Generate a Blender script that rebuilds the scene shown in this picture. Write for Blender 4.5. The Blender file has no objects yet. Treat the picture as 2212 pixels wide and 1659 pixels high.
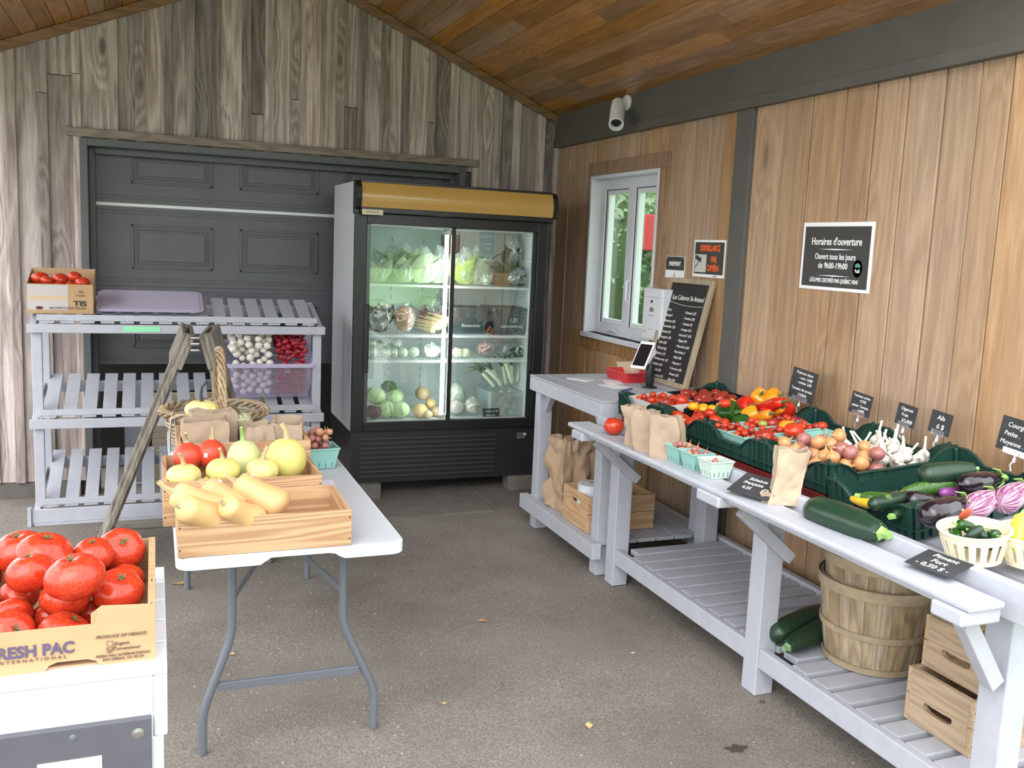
import bpy, bmesh, math, random
from mathutils import Vector, Matrix, noise
random.seed(11)
S = bpy.context.scene
COL = S.collection
PI = math.pi
# ------------------------------------------------------------------ camera
W, H = 2212, 1659
FPX, PX, PY = 1999.6, W/2+30.9, H/2-19.3
EYE = Vector((0, 0, 1.6))
def _rot(a, b, c):
    ca, sa, cb, sb, cc, sc = math.cos(a), math.sin(a), math.cos(b), math.sin(b), math.cos(c), math.sin(c)
    R0 = Matrix(((1,0,0),(0,0,-1),(0,1,0)))
    Ry = Matrix(((ca,sa,0),(-sa,ca,0),(0,0,1)))
    Rp = Matrix(((1,0,0),(0,cb,-sb),(0,sb,cb)))
    Rr = Matrix(((cc,-sc,0),(sc,cc,0),(0,0,1)))
    return Rr @ Rp @ R0 @ Ry
RC = _rot(-0.38550, 0.13580, 0.04530)
cam_d = bpy.data.cameras.new('camera'); cam = bpy.data.objects.new('camera', cam_d); COL.objects.link(cam)
m = Matrix((RC[0], -RC[1], -RC[2])).transposed().to_4x4(); m.translation = EYE
cam.matrix_world = m
cam_d.sensor_width = 36; cam_d.lens = FPX/W*36; cam_d.clip_start = .05
cam_d.shift_x = -(PX-W/2)/W; cam_d.shift_y = (PY-H/2)/W
S.camera = cam
# ------------------------------------------------------------------ world, light, exposure
S.view_settings.view_transform = 'Standard'; S.view_settings.look = 'None'
S.view_settings.gamma = 1; S.view_settings.use_curve_mapping = False
S.view_settings.exposure = 1.15
world = bpy.data.worlds.new('world'); S.world = world; world.use_nodes = True
wn = world.node_tree; wn.nodes.clear()
wo = wn.nodes.new('ShaderNodeOutputWorld'); wb = wn.nodes.new('ShaderNodeBackground')
wtc = wn.nodes.new('ShaderNodeTexCoord'); wsep = wn.nodes.new('ShaderNodeSeparateXYZ'); wr = wn.nodes.new('ShaderNodeValToRGB')
wn.links.new(wtc.outputs['Generated'], wsep.inputs[0]); wn.links.new(wsep.outputs[2], wr.inputs[0])
wr.color_ramp.elements[0].position = 0.0; wr.color_ramp.elements[0].color = (.93, .96, 1, 1)
wr.color_ramp.elements[1].position = 1.0; wr.color_ramp.elements[1].color = (.96, .98, 1, 1)
wn.links.new(wr.outputs[0], wb.inputs[0]); wb.inputs[1].default_value = 1.55
wn.links.new(wb.outputs[0], wo.inputs[0])
sun_d = bpy.data.lights.new('sun', 'SUN'); sun = bpy.data.objects.new('sun', sun_d); COL.objects.link(sun)
sun_d.energy = 1.0; sun_d.angle = math.radians(50); sun_d.color = (1, .98, .94)
sun.rotation_euler = (math.radians(50), 0, math.radians(-38))   # from behind the camera and to its left, through thin cloud
# ------------------------------------------------------------------ pixel helpers: a picture point on a real surface
def ray(x, y): return RC.transposed() @ Vector(((x-PX)/FPX, (y-PY)/FPX, 1))
def at(x, y, ax, v):
    d = ray(x, y); i = 'xyz'.index(ax); return EYE + d*((v-EYE[i])/d[i])
# ------------------------------------------------------------------ materials
_M = {}
def nodes(name):
    m = bpy.data.materials.new(name); m.use_nodes = True
    nt = m.node_tree; nt.nodes.clear()
    o = nt.nodes.new('ShaderNodeOutputMaterial'); p = nt.nodes.new('ShaderNodeBsdfPrincipled')
    nt.links.new(p.outputs[0], o.inputs[0]); return m, nt, p, o
def N(nt, t, **k):
    n = nt.nodes.new('ShaderNode'+t)
    for a, b in k.items(): setattr(n, a, b)
    return n
def ramp(nt, fac, stops):
    r = N(nt, 'ValToRGB'); e = r.color_ramp.elements
    e[0].position, e[0].color = stops[0][0], (*stops[0][1], 1)
    e[1].position, e[1].color = stops[-1][0], (*stops[-1][1], 1)
    for q, c in stops[1:-1]: x = e.new(q); x.color = (*c, 1)
    nt.links.new(fac, r.inputs[0]); return r.outputs[0]
def mixc(nt, fac, a, b, mode='MIX'):
    x = N(nt, 'Mix', data_type='RGBA', blend_type=mode)
    if isinstance(fac, (int, float)): x.inputs[0].default_value = fac
    else: nt.links.new(fac, x.inputs[0])
    for i, v in ((6, a), (7, b)):
        if isinstance(v, tuple): x.inputs[i].default_value = (*v, 1)
        else: nt.links.new(v, x.inputs[i])
    return x.outputs[2]
def mth(nt, op, a, b=None, c=None):
    x = N(nt, 'Math', operation=op)
    for i, v in enumerate((a, b, c)):
        if v is None: continue
        if isinstance(v, (int, float)): x.inputs[i].default_value = v
        else: nt.links.new(v, x.inputs[i])
    return x.outputs[0]
def coords(nt, scale, island=True):
    tc = N(nt, 'TexCoord'); out = tc.outputs['Object']
    if island:
        g = N(nt, 'NewGeometry'); v = N(nt, 'VectorMath', operation='SCALE'); v.inputs[0].default_value = (17, 29, 41)
        nt.links.new(g.outputs['Random Per Island'], v.inputs['Scale'])
        a = N(nt, 'VectorMath', operation='ADD'); nt.links.new(out, a.inputs[0]); nt.links.new(v.outputs[0], a.inputs[1]); out = a.outputs[0]
        isl = g.outputs['Random Per Island']
    else: isl = None
    mp = N(nt, 'VectorMath', operation='MULTIPLY'); nt.links.new(out, mp.inputs[0]); mp.inputs[1].default_value = scale
    return mp.outputs[0], isl, out
def noi(nt, vec, scale=1, detail=4, rough=.55, dist=0):
    n = N(nt, 'TexNoise'); nt.links.new(vec, n.inputs['Vector'])
    n.inputs['Scale'].default_value = scale; n.inputs['Detail'].default_value = detail
    n.inputs['Roughness'].default_value = rough; n.inputs['Distortion'].default_value = dist
    return n.outputs[0]
def bump(nt, p, h, s=.3, d=.01):
    b = N(nt, 'Bump'); b.inputs['Strength'].default_value = s; b.inputs['Distance'].default_value = d
    nt.links.new(h, b.inputs['Height']); nt.links.new(b.outputs[0], p.inputs['Normal'])
def plain(name, col, rough=.5, metal=0, var=0, vs=8, bmp=0, spec=.5, coat=0, emit=0):
    if name in _M: return _M[name]
    m, nt, p, o = nodes(name)
    p.inputs['Roughness'].default_value = rough; p.inputs['Metallic'].default_value = metal
    p.inputs['Specular IOR Level'].default_value = spec; p.inputs['Coat Weight'].default_value = coat
    if emit:
        p.inputs['Emission Color'].default_value = (*col, 1); p.inputs['Emission Strength'].default_value = emit
    if var:
        v, _, raw = coords(nt, (1, 1, 1), False)
        n = noi(nt, v, vs, 5)
        c = ramp(nt, n, [(.25, tuple(x*(1-var) for x in col)), (.75, tuple(min(1, x*(1+var)) for x in col))])
        nt.links.new(c, p.inputs['Base Color'])
        if bmp: bump(nt, p, noi(nt, v, vs*6, 4), bmp)
    else: p.inputs['Base Color'].default_value = (*col, 1)
    _M[name] = m; return m
def wood(name, light, dark, axis='z', knots=.5, var=.25, rough=.6, ks=1.0, ring=26, grey=None, coat=0, ls=1.1, rg=.25, gm=.8):
    if name in _M: return _M[name]
    m, nt, p, o = nodes(name)
    st = {'x': (.06, 1, 1), 'y': (1, .06, 1), 'z': (1, 1, .06)}[axis]
    fine, isl, raw = coords(nt, tuple(s*90 for s in st))
    low, _, _ = coords(nt, tuple((7 if s == 1 else ls) for s in st))
    kv, _, _ = coords(nt, tuple((6*ks if s == 1 else 1.9*ks) for s in st))
    g1 = noi(nt, fine, 1, 6, .65, .3)
    g2 = noi(nt, low, 1, 2, .5, .2)
    vo = N(nt, 'TexVoronoi'); nt.links.new(kv, vo.inputs['Vector']); vo.inputs['Scale'].default_value = 1
    kd = vo.outputs['Distance']
    kn = N(nt, 'MapRange'); kn.inputs[1].default_value = .0; kn.inputs[2].default_value = .42; kn.inputs[3].default_value = 1; kn.inputs[4].default_value = 0
    nt.links.new(kd, kn.inputs[0])
    sel = N(nt, 'SeparateColor'); nt.links.new(vo.outputs['Color'], sel.inputs[0])
    gate = mth(nt, 'LESS_THAN', sel.outputs[0], knots)
    k = mth(nt, 'MULTIPLY', kn.outputs[0], gate)
    f = mth(nt, 'ADD', g2, mth(nt, 'MULTIPLY', k, .45))
    rings = mth(nt, 'SINE', mth(nt, 'MULTIPLY', f, ring*2.6))
    rings = mth(nt, 'MULTIPLY', mth(nt, 'ADD', rings, 1), .5)
    t = mth(nt, 'ADD', mth(nt, 'MULTIPLY', g1, 1-rg), mth(nt, 'MULTIPLY', rings, rg))
    c = ramp(nt, t, [(.28, dark), (.5, tuple((a+b)/2 for a, b in zip(light, dark))), (.72, light)])
    kk = N(nt, 'MapRange'); kk.inputs[1].default_value = .72; kk.inputs[2].default_value = .88; nt.links.new(k, kk.inputs[0])
    c = mixc(nt, kk.outputs[0], c, tuple(x*.35 for x in dark))
    k3 = N(nt, 'MapRange'); k3.inputs[1].default_value = .2; k3.inputs[2].default_value = 1; k3.inputs[4].default_value = .45; nt.links.new(k, k3.inputs[0])
    c = mixc(nt, k3.outputs[0], c, dark)
    hs = N(nt, 'HueSaturation'); nt.links.new(c, hs.inputs['Color'])
    vv = N(nt, 'MapRange'); vv.inputs[3].default_value = 1-var; vv.inputs[4].default_value = 1+var; nt.links.new(isl, vv.inputs[0]); nt.links.new(vv.outputs[0], hs.inputs['Value'])
    wob = mth(nt, 'FRACT', mth(nt, 'MULTIPLY', isl, 7.31))
    sv = N(nt, 'MapRange'); sv.inputs[3].default_value = .8; sv.inputs[4].default_value = 1.2; nt.links.new(wob, sv.inputs[0]); nt.links.new(sv.outputs[0], hs.inputs['Saturation'])
    c = hs.outputs[0]
    if grey:
        gn = N(nt, 'MapRange'); gn.inputs[1].default_value = .35; gn.inputs[2].default_value = .7; gn.inputs[4].default_value = gm; nt.links.new(noi(nt, low, .8, 4), gn.inputs[0])
        c = mixc(nt, gn.outputs[0], c, grey)
    nt.links.new(c, p.inputs['Base Color']); p.inputs['Roughness'].default_value = rough; p.inputs['Coat Weight'].default_value = coat; p.inputs['Coat Roughness'].default_value = .3
    bump(nt, p, t, .25, .004)
    _M[name] = m; return m
def film(name, col=(1, 1, 1), tr=.7, gl=.2, rough=.15):
    if name in _M: return _M[name]
    m, nt, p, o = nodes(name); nt.nodes.remove(p)
    t = N(nt, 'BsdfTransparent'); g = N(nt, 'BsdfGlossy'); d = N(nt, 'BsdfDiffuse')
    t.inputs[0].default_value = (*col, 1); g.inputs['Roughness'].default_value = rough; d.inputs[0].default_value = (*col, 1)
    a = N(nt, 'MixShader'); b = N(nt, 'MixShader')
    a.inputs[0].default_value = gl/(1-tr) if tr < 1 else 0
    nt.links.new(d.outputs[0], a.inputs[1]); nt.links.new(g.outputs[0], a.inputs[2])
    b.inputs[0].default_value = 1-tr; nt.links.new(t.outputs[0], b.inputs[1]); nt.links.new(a.outputs[0], b.inputs[2])
    nt.links.new(b.outputs[0], o.inputs[0]); _M[name] = m; return m
def pane_mat(name):
    if name in _M: return _M[name]
    m, nt, p, o = nodes(name); nt.nodes.remove(p)
    t = N(nt, 'BsdfTransparent'); g = N(nt, 'BsdfGlossy'); g.inputs['Roughness'].default_value = .01; t.inputs[0].default_value = (.93, .97, .95, 1)
    lw = N(nt, 'LayerWeight'); lw.inputs[0].default_value = .5; a = N(nt, 'MixShader')
    nt.links.new(mth(nt, 'ADD', mth(nt, 'MULTIPLY', mth(nt, 'POWER', lw.outputs['Facing'], 5), .8), .13), a.inputs[0]); nt.links.new(t.outputs[0], a.inputs[1]); nt.links.new(g.outputs[0], a.inputs[2])
    nt.links.new(a.outputs[0], o.inputs[0]); _M[name] = m; return m
def striped(name, a, b, n=14, rough=.3, dist=.6, thr=(.35, .65), blotch=0):
    """colour running in streaks from stem to tip round the object's z axis"""
    if name in _M: return _M[name]
    m, nt, p, o = nodes(name)
    tc = N(nt, 'TexCoord'); sp = N(nt, 'SeparateXYZ'); nt.links.new(tc.outputs['Object'], sp.inputs[0])
    ang = mth(nt, 'ARCTAN2', sp.outputs[1], sp.outputs[0])
    cb = N(nt, 'CombineXYZ'); nt.links.new(mth(nt, 'MULTIPLY', mth(nt, 'SINE', ang), n*.32), cb.inputs[0]); nt.links.new(mth(nt, 'MULTIPLY', mth(nt, 'COSINE', ang), n*.32), cb.inputs[1]); nt.links.new(mth(nt, 'MULTIPLY', sp.outputs[2], 14), cb.inputs[2])
    q = noi(nt, cb.outputs[0], 1, 4, .6, dist)
    nt.links.new(ramp(nt, q, [(thr[0], a), (thr[1], b)]), p.inputs['Base Color'])
    p.inputs['Roughness'].default_value = rough; _M[name] = m; return m
def speckled(name, a, b, scale=60, rough=.4, thr=(.55, .7)):
    if name in _M: return _M[name]
    m, nt, p, o = nodes(name)
    v, _, raw = coords(nt, (1, 1, 1), False)
    n1 = noi(nt, v, scale, 2); nt.links.new(ramp(nt, n1, [(thr[0], a), (thr[1], b)]), p.inputs['Base Color'])
    p.inputs['Roughness'].default_value = rough; _M[name] = m; return m

PAINT = plain('grey_paint', (.43, .445, .50), .45, var=.07, vs=14, bmp=.08)
PAINTW = plain('white_paint', (.66, .68, .72), .4, var=.05, vs=9)
DARKTRIM = plain('charcoal_paint', (.098, .095, .086), .55, var=.12, vs=6, bmp=.05)
DOORGREY = plain('door_grey', (.10, .104, .112), .45, var=.12, vs=5)
BARN = wood('barn_boards', (.56, .485, .455), (.225, .175, .162), 'z', .62, .45, .75, .8, 18, ls=.45, rg=.22)
PINEW = wood('pine_boards', (.50, .325, .185), (.30, .172, .087), 'z', .26, .13, .6, .7, 18, grey=(.34, .235, .15), ls=.5, rg=.2, gm=.45)
CEIL = wood('stained_ceiling', (.46, .25, .10), (.235, .11, .038), 'y', .35, .28, .35, 1.0, 16, coat=.2, ls=.6, rg=.16)
TRIMW = wood('trim_wood', (.30, .15, .06), (.16, .075, .03), 'x', .1, .1, .5, 1, 20)
TRIMZ = wood('trim_wood_tan', (.36, .22, .12), (.22, .12, .055), 'z', .1, .1, .6, 1, 20)
CRX = wood('crate_pine_x', (.54, .315, .135), (.38, .195, .075), 'x', .12, .10, .5, 1, 46, ls=.5, rg=.5)
CRY = wood('crate_pine_y', (.54, .315, .135), (.38, .195, .075), 'y', .12, .10, .5, 1, 46, ls=.5, rg=.5)
CRX2 = wood('old_crate_x', (.62, .38, .19), (.42, .23, .095), 'x', .3, .12, .6, 1, 24)
CRY2 = wood('old_crate_y', (.62, .38, .19), (.42, .23, .095), 'y', .3, .12, .6, 1, 24)
OLDW = wood('weathered_wood', (.30, .26, .21), (.12, .10, .08), 'z', .2, .15, .8, 1, 22)
BUSH = wood('bushel_veneer', (.47, .37, .25), (.24, .18, .115), 'z', .1, .22, .75, 1, 22)
BUSHX = wood('bushel_hoop', (.47, .37, .25), (.27, .20, .13), 'x', .05, .15, .75, 1, 22)
BLACK = plain('black_plastic', (.012, .013, .014), .3)
BLACKM = plain('black_steel', (.02, .021, .023), .35)
SLATE = plain('slate', (.035, .036, .04), .75, var=.25, vs=12)
CHALK = plain('chalk', (.80, .80, .78), .9)
WHITE = plain('white', (.85, .86, .88), .5)
STEEL = plain('steel', (.5, .5, .5), .3, 1)
GREYM = plain('grey_steel', (.15, .165, .19), .4, .2)
CARD = plain('cardboard', (.46, .30, .16), .8, var=.06, vs=10)
CARDIN = plain('cardboard_inside', (.46, .30, .17), .85)
KRAFT = plain('kraft_paper', (.37, .275, .195), .8, var=.05, vs=12)
TOM = speckled('tomato_red', (.50, .030, .012), (.56, .085, .02), 9, .22, (.45, .8))
TOMD = speckled('tomato_dark', (.30, .022, .015), (.36, .06, .02), 9, .22, (.45, .8))
ORNG = plain('tomato_orange', (.85, .28, .02), .25)
YEL = plain('tomato_yellow', (.85, .40, .02), .25)
GREENC = plain('calyx_green', (.13, .12, .045), .8)
STEMT = plain('dry_stem', (.42, .33, .17), .8, var=.2, vs=40)
CRATEG = plain('green_plastic', (.012, .045, .034), .35, var=.1, vs=10)
MINT = plain('mint_pulp', (.24, .47, .42), .75, var=.05, vs=30, bmp=.1)
MINTP = plain('pale_mint_pulp', (.50, .62, .54), .75, var=.05, vs=30, bmp=.1)
CREAM = plain('cream_plastic', (.80, .72, .52), .4)
PANE = pane_mat('pane_glass')
BAGF = film('clear_bag', (.95, 1, .97), .62, .22, .12)
BINF = film('lilac_plastic', (.86, .82, .97), .72, .10, .15)
BINC = film('clear_box', (.80, .86, .86), .55, .12, .15)
ACR = film('acrylic', (.95, .97, 1), .6, .3, .05)
# ------------------------------------------------------------------ mesh tools
class MB:
    def __init__(s): s.v = []; s.f = []
    def add(s, vs, fs):
        b = len(s.v); s.v += [tuple(v) for v in vs]; s.f += [tuple(i+b for i in f) for f in fs]; return s
    def box(s, x0, x1, y0, y1, z0, z1, M=None):
        vs = [Vector((x, y, z)) for z in (z0, z1) for y in (y0, y1) for x in (x0, x1)]
        if M: vs = [M @ v for v in vs]
        return s.add(vs, [(0,2,3,1), (4,5,7,6), (0,1,5,4), (2,6,7,3), (0,4,6,2), (1,3,7,5)])
    def bar(s, a, b, w, h, up=(0, 0, 1)):
        a, b = Vector(a), Vector(b); d = (b-a); L = d.length; d.normalize()
        u = Vector(up); x = d.cross(u)
        if x.length < 1e-4: x = d.cross(Vector((1, 0, 0)))
        x.normalize(); u = x.cross(d)
        vs = [q + x*sx*w/2 + u*sz*h/2 for q in (a, b) for sx, sz in ((-1,-1), (1,-1), (1,1), (-1,1))]
        return s.add(vs, [(0,3,2,1), (4,5,6,7), (0,1,5,4), (1,2,6,5), (2,3,7,6), (3,0,4,7)])
    def prism(s, pts, off):
        """extrude a polygon of 3-D points by vector off"""
        n = len(pts); off = Vector(off); P = [Vector(p) for p in pts]
        return s.add(P+[p+off for p in P], [tuple(range(n))[::-1], tuple(range(n, 2*n))]+[(i, (i+1) % n, n+(i+1) % n, n+i) for i in range(n)])
    def loft(s, path, rad, seg=14, lobes=0, amp=0, cap=True, flat=1.0, phase=0, up=None):
        P = [Vector(p) for p in path]; n = len(P); T = []
        for i in range(n):
            d = P[min(i+1, n-1)]-P[max(i-1, 0)]
            T.append(d.normalized() if d.length > 1e-9 else Vector((0, 0, 1)))
        a = Vector(up) if up else (Vector((1, 0, 0)) if abs(T[0].x) < .9 else Vector((0, 1, 0)))
        vs = []
        for i in range(n):
            a = (a - T[i]*a.dot(T[i])).normalized(); b = T[i].cross(a)
            for j in range(seg):
                t = 2*PI*j/seg; r = rad[i]*(1+(amp*math.cos(lobes*t+phase) if lobes else 0))
                vs.append(P[i]+a*r*math.cos(t)+b*r*math.sin(t)*flat)
        fs = [(i*seg+j, i*seg+(j+1) % seg, (i+1)*seg+(j+1) % seg, (i+1)*seg+j) for i in range(n-1) for j in range(seg)]
        if cap: fs += [tuple(range(seg))[::-1], tuple((n-1)*seg+j for j in range(seg))]
        return s.add(vs, fs)
    def lathe(s, prof, seg=20, lobes=0, amp=0, M=None, cap=True, phase=0):
        vs = []
        for r, z in prof:
            for j in range(seg):
                t = 2*PI*j/seg; q = r*(1+(amp*math.cos(lobes*t+phase) if lobes else 0)); v = Vector((q*math.cos(t), q*math.sin(t), z)); vs.append(M @ v if M else v)
        n = len(prof)
        fs = [(i*seg+j, i*seg+(j+1) % seg, (i+1)*seg+(j+1) % seg, (i+1)*seg+j) for i in range(n-1) for j in range(seg)]
        if cap: fs += [tuple(range(seg))[::-1], tuple((n-1)*seg+j for j in range(seg))]
        return s.add(vs, fs)
    def tube(s, pts, r, seg=8): return s.loft(pts, [r]*len(pts), seg)
    def mesh(s, name, mat, smooth=False):
        me = bpy.data.meshes.new(name); me.from_pydata(s.v, [], s.f); me.validate()
        bm = bmesh.new(); bm.from_mesh(me); bmesh.ops.recalc_face_normals(bm, faces=bm.faces); bm.to_mesh(me); bm.free()
        for x in (mat if isinstance(mat, (list, tuple)) else [mat]): me.materials.append(x)
        if smooth:
            for p in me.polygons: p.use_smooth = True
            me.set_sharp_from_angle(angle=math.radians(42))
        return me
    def build(s, name, mat, parent=None, smooth=False, bevel=0, M=None):
        o = bpy.data.objects.new(name, s.mesh(name, mat, smooth)); COL.objects.link(o)
        if parent: o.parent = parent
        if M is not None: o.matrix_local = M
        if bevel:
            b = o.modifiers.new('bevel', 'BEVEL'); b.width = bevel; b.segments = 2; b.limit_method = 'ANGLE'
        return o
def box(*a): return MB().box(*a)
def tag(o, label=None, cat=None, group=None, kind=None):
    if label: o['label'] = label
    if cat: o['category'] = cat
    if group: o['group'] = group
    if kind: o['kind'] = kind
    return o
def thing(name, label, cat, loc=(0, 0, 0), group=None, M=None):
    o = bpy.data.objects.new(name, None); COL.objects.link(o); o.empty_display_size = .05
    if M is not None: o.matrix_world = M
    else: o.location = loc
    return tag(o, label, cat, group)
def struct(o): o['kind'] = 'structure'; return o
def orient(loc, X, Y):
    X, Y = Vector(X).normalized(), Vector(Y).normalized(); Z = X.cross(Y).normalized(); Y = Z.cross(X)
    m = Matrix((X, Y, Z)).transposed().to_4x4(); m.translation = Vector(loc); return m
def TR(x, y, z, rz=0, ry=0, rx=0, s=1):
    return Matrix.Translation((x, y, z)) @ Matrix.Rotation(rz, 4, 'Z') @ Matrix.Rotation(ry, 4, 'Y') @ Matrix.Rotation(rx, 4, 'X') @ Matrix.Scale(s, 4)
def text(s, size, mat, parent, x=0, y=0, z=.001, name='lettering', shear=0, sx=1, bold=0, rot=0, align='CENTER'):
    c = bpy.data.curves.new(name, 'FONT'); c.body = s; c.size = size; c.align_x = align; c.align_y = 'CENTER'; c.shear = shear; c.offset = bold; c.extrude = .0006
    c.resolution_u = 3
    t = bpy.data.objects.new('tmp', c); COL.objects.link(t); bpy.context.view_layer.update()
    me = bpy.data.meshes.new_from_object(t.evaluated_get(bpy.context.evaluated_depsgraph_get())); bpy.data.objects.remove(t)
    me.materials.clear(); me.materials.append(mat)
    o = bpy.data.objects.new(name, me); COL.objects.link(o); o.parent = parent
    o.matrix_local = Matrix.Translation((x, y, z)) @ Matrix.Rotation(rot, 4, 'Z') @ Matrix.Diagonal((sx, 1, 1, 1)); return o
# ------------------------------------------------------------------ the building
YB, XR = 6.42, 2.776          # faces of the back wall and of the right-hand wall
RX, RZ, SL = .85, 3.377, .425 # ridge and roof slope
XL = -1.08
def roofz(x): return RZ-SL*abs(x-RX)
# floor with a dip along the foot of the back wall
mb = MB(); xs = [-3+i*.25 for i in range(26)]; ys = [-1+j*.2 for j in range(44)]
def fz(x, y):
    t = max(0, min(1, (y-5.75)/.55)); u = max(0, min(1, (.7-x)/.3))
    return -.10*t*t*(3-2*t)*u - .004*noise.noise(Vector((x*2, y*2, 0)))-.002
mb.add([(x, y, fz(x, y)) for y in ys for x in xs], [(j*26+i, j*26+i+1, (j+1)*26+i+1, (j+1)*26+i) for j in range(43) for i in range(25)])
m, nt, p, o = nodes('packed_dirt')
v, _, raw = coords(nt, (1, 1, 1), False)
a = ramp(nt, noi(nt, v, 1.6, 6, .6), [(.3, (.215, .19, .168)), (.7, (.34, .31, .28))])
sp = ramp(nt, noi(nt, v, 160, 3, .7), [(.35, (.55, .53, .5)), (.62, (1.1, 1.08, 1.05)), (.74, (1.9, 1.85, 1.75))])
nt.links.new(mixc(nt, 1, a, sp, 'MULTIPLY'), p.inputs['Base Color']); p.inputs['Roughness'].default_value = .95
bump(nt, p, noi(nt, v, 70, 6, .75), .8, .012)
DIRT = m
floor = struct(mb.build('floor', DIRT, smooth=True))
SLAB = plain('concrete', (.15, .135, .12), .9, var=.25, vs=9, bmp=.5)
for x0, x1 in ((.35, 1.93), (1.945, 2.70)):
    box(x0, x1, 5.15+(x1-2)*.02, 6.3, -.02, .006).build('paving_slab', SLAB, floor, bevel=.006)
GR = plain('lawn_green', (.16, .34, .07), .95, var=.3, vs=2)
struct(box(-40, 40, -60, -4.5, -.3, -.02).build('lawn', GR))
struct(box(-6, 6, -4.6, -.9, -.3, -.004).build('bounce_ground', plain('bounce_gravel', (.36, .34, .31), .95, var=.2, vs=30)))  # unseen pale ground, added to bounce daylight up to the ceiling
struct(box(3.0, 20, -4.6, 14, -.4, -.06).build('side_lawn', GR))
struct(box(-20, -2.95, -4.6, 14, -.4, -.03).build('bounce_yard', plain('bounce_gravel', (.3, .3, .3))))  # unseen neutral ground on the left, added to cut green lawn bounce
# back wall: weathered boards and battens round the garage opening
OX0, OX1, OZ = -.365, 2.02, 2.095      # clear opening
mb = MB(); x = XL; k = 0
rnd = random.Random(5)
while x < XR:
    wide = k % 2 == 0
    w = rnd.uniform(.085, .15) if wide else rnd.uniform(.045, .06)
    x1 = min(XR, x+w); y0 = YB-(0 if wide else .02)
    xa, xb = (x-.012, x1+.012) if wide else (x, x1)
    xb = min(xb, XR)
    zb = 0.0 if (xb < OX0-.03 or xa > OX1+.03) else 2.12
    cuts = [zb]
    if rnd.random() < .16: cuts.append(rnd.uniform(2.35, 2.55))
    cuts.append(None)
    for c0, c1 in zip(cuts[:-1], cuts[1:]):
        za, zc = (roofz(xa)+.03, roofz(xb)+.03) if c1 is None else (c1, c1)
        dy = rnd.uniform(-.003, .003)
        mb.prism([(xa, y0+dy, c0+.002), (xb, y0+dy, c0+.002), (xb, y0+dy, zc-.002), (xa, y0+dy, za-.002)], (0, .022, 0))
    x = x1; k += 1
struct(mb.build('wall_back', BARN, bevel=.0015))
mb = MB(); mb.box(XL, OX0-.05, YB+.03, YB+.16, -.4, 2.3).box(OX1+.05, XR+.1, YB+.03, YB+.16, -.4, 2.3)
mb.prism([(XL, YB+.03, 2.12), (XR, YB+.03, 2.12), (XR, YB+.03, roofz(XR)), (RX, YB+.03, RZ), (XL, YB+.03, roofz(XL))], (0, .13, 0))
mb.box(XL, OX0-.08, YB-.005, YB+.03, -.4, -.002)
struct(mb.build('wall_back_core', plain('foundation', (.13, .12, .11), .9, var=.2, vs=12)))
# garage door opening
mb = MB()
mb.box(-.485, 2.155, YB-.05, YB, 2.155, 2.205)
struct(mb.build('trim_1', wood('lintel_wood', (.33, .27, .22), (.18, .14, .11), 'x', .1, .1, .8), bevel=.004))
mb = MB()
mb.box(-.415, -.37, YB-.028, YB+.2, -.1, 2.15).box(2.02, 2.065, YB-.028, YB+.2, 0, 2.15).box(-.37, 2.02, YB-.028, YB+.2, 2.105, 2.15)
mb.box(-.37, -.335, YB+.09, YB+.16, -.1, 2.105).box(1.985, 2.02, YB+.09, YB+.16, 0, 2.105).box(-.335, 1.985, YB+.07, YB+.16, 2.065, 2.105)
struct(mb.build('trim_2', plain('frame_grey', (.10, .105, .11), .5, var=.08, vs=6), bevel=.003))
door = struct(thing('door_1', None, None, (0, YB+.14, 0)))
def panel(mb, x0, x1, z0, z1):
    for a, b, y in ((0, .012, -.010), (.03, .035, -.006)):
        for q in ((x0+a, x1-a, z0+a, z0+b), (x0+a, x1-a, z1-b, z1-a), (x0+a, x0+b, z0+a, z1-a), (x1-b, x1-a, z0+a, z1-a)):
            mb.box(q[0], q[1], y-.002, .001, q[2], q[3])
    mb.box(x0+.05, x1-.05, -.013, .001, z0+.05, z1-.05)
for i, (z0, z1) in enumerate(((1.77, 2.12), (1.2425, 1.755), (.73, 1.242))):
    mb = MB(); mb.box(-.36, 2.02, 0, .04, z0, z1)
    for zz in (z0+.03, z0+.05, z1-.05, z1-.03): mb.box(-.36, 2.02, -.003, 0, zz-.003, zz+.003)
    pz0, pz1 = (z0+.115, z1-.115) if i else (1.90, 2.09)
    for j in range(4): panel(mb, -.13+j*.69-0.02*(j > 0), .365+j*.69, pz0, pz1)
    mb.build('door_section', DOORGREY, door, bevel=.002)
box(-.36, 2.02, -.006, .03, 1.753, 1.772).build('weather_strip', plain('white_strip', (.75, .78, .8), .4), door)
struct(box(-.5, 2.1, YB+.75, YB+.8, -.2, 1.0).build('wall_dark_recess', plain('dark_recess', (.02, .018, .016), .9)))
t = tag(box(-.02, .75, YB+.22, YB+.24, -.08, .52).build('plywood_board', wood('plywood', (.42, .36, .26), (.3, .25, .17), 'x', .05, .05)), 'plain beige plywood board standing low in the garage opening behind the slatted rack', 'board')
t = tag(box(-.19, -.06, YB+.2, YB+.23, -.08, .55).build('metal_panel', plain('blue_grey_sheet', (.27, .29, .33), .5)), 'narrow blue-grey sheet standing in the garage opening beside the plywood board', 'sheet')
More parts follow.
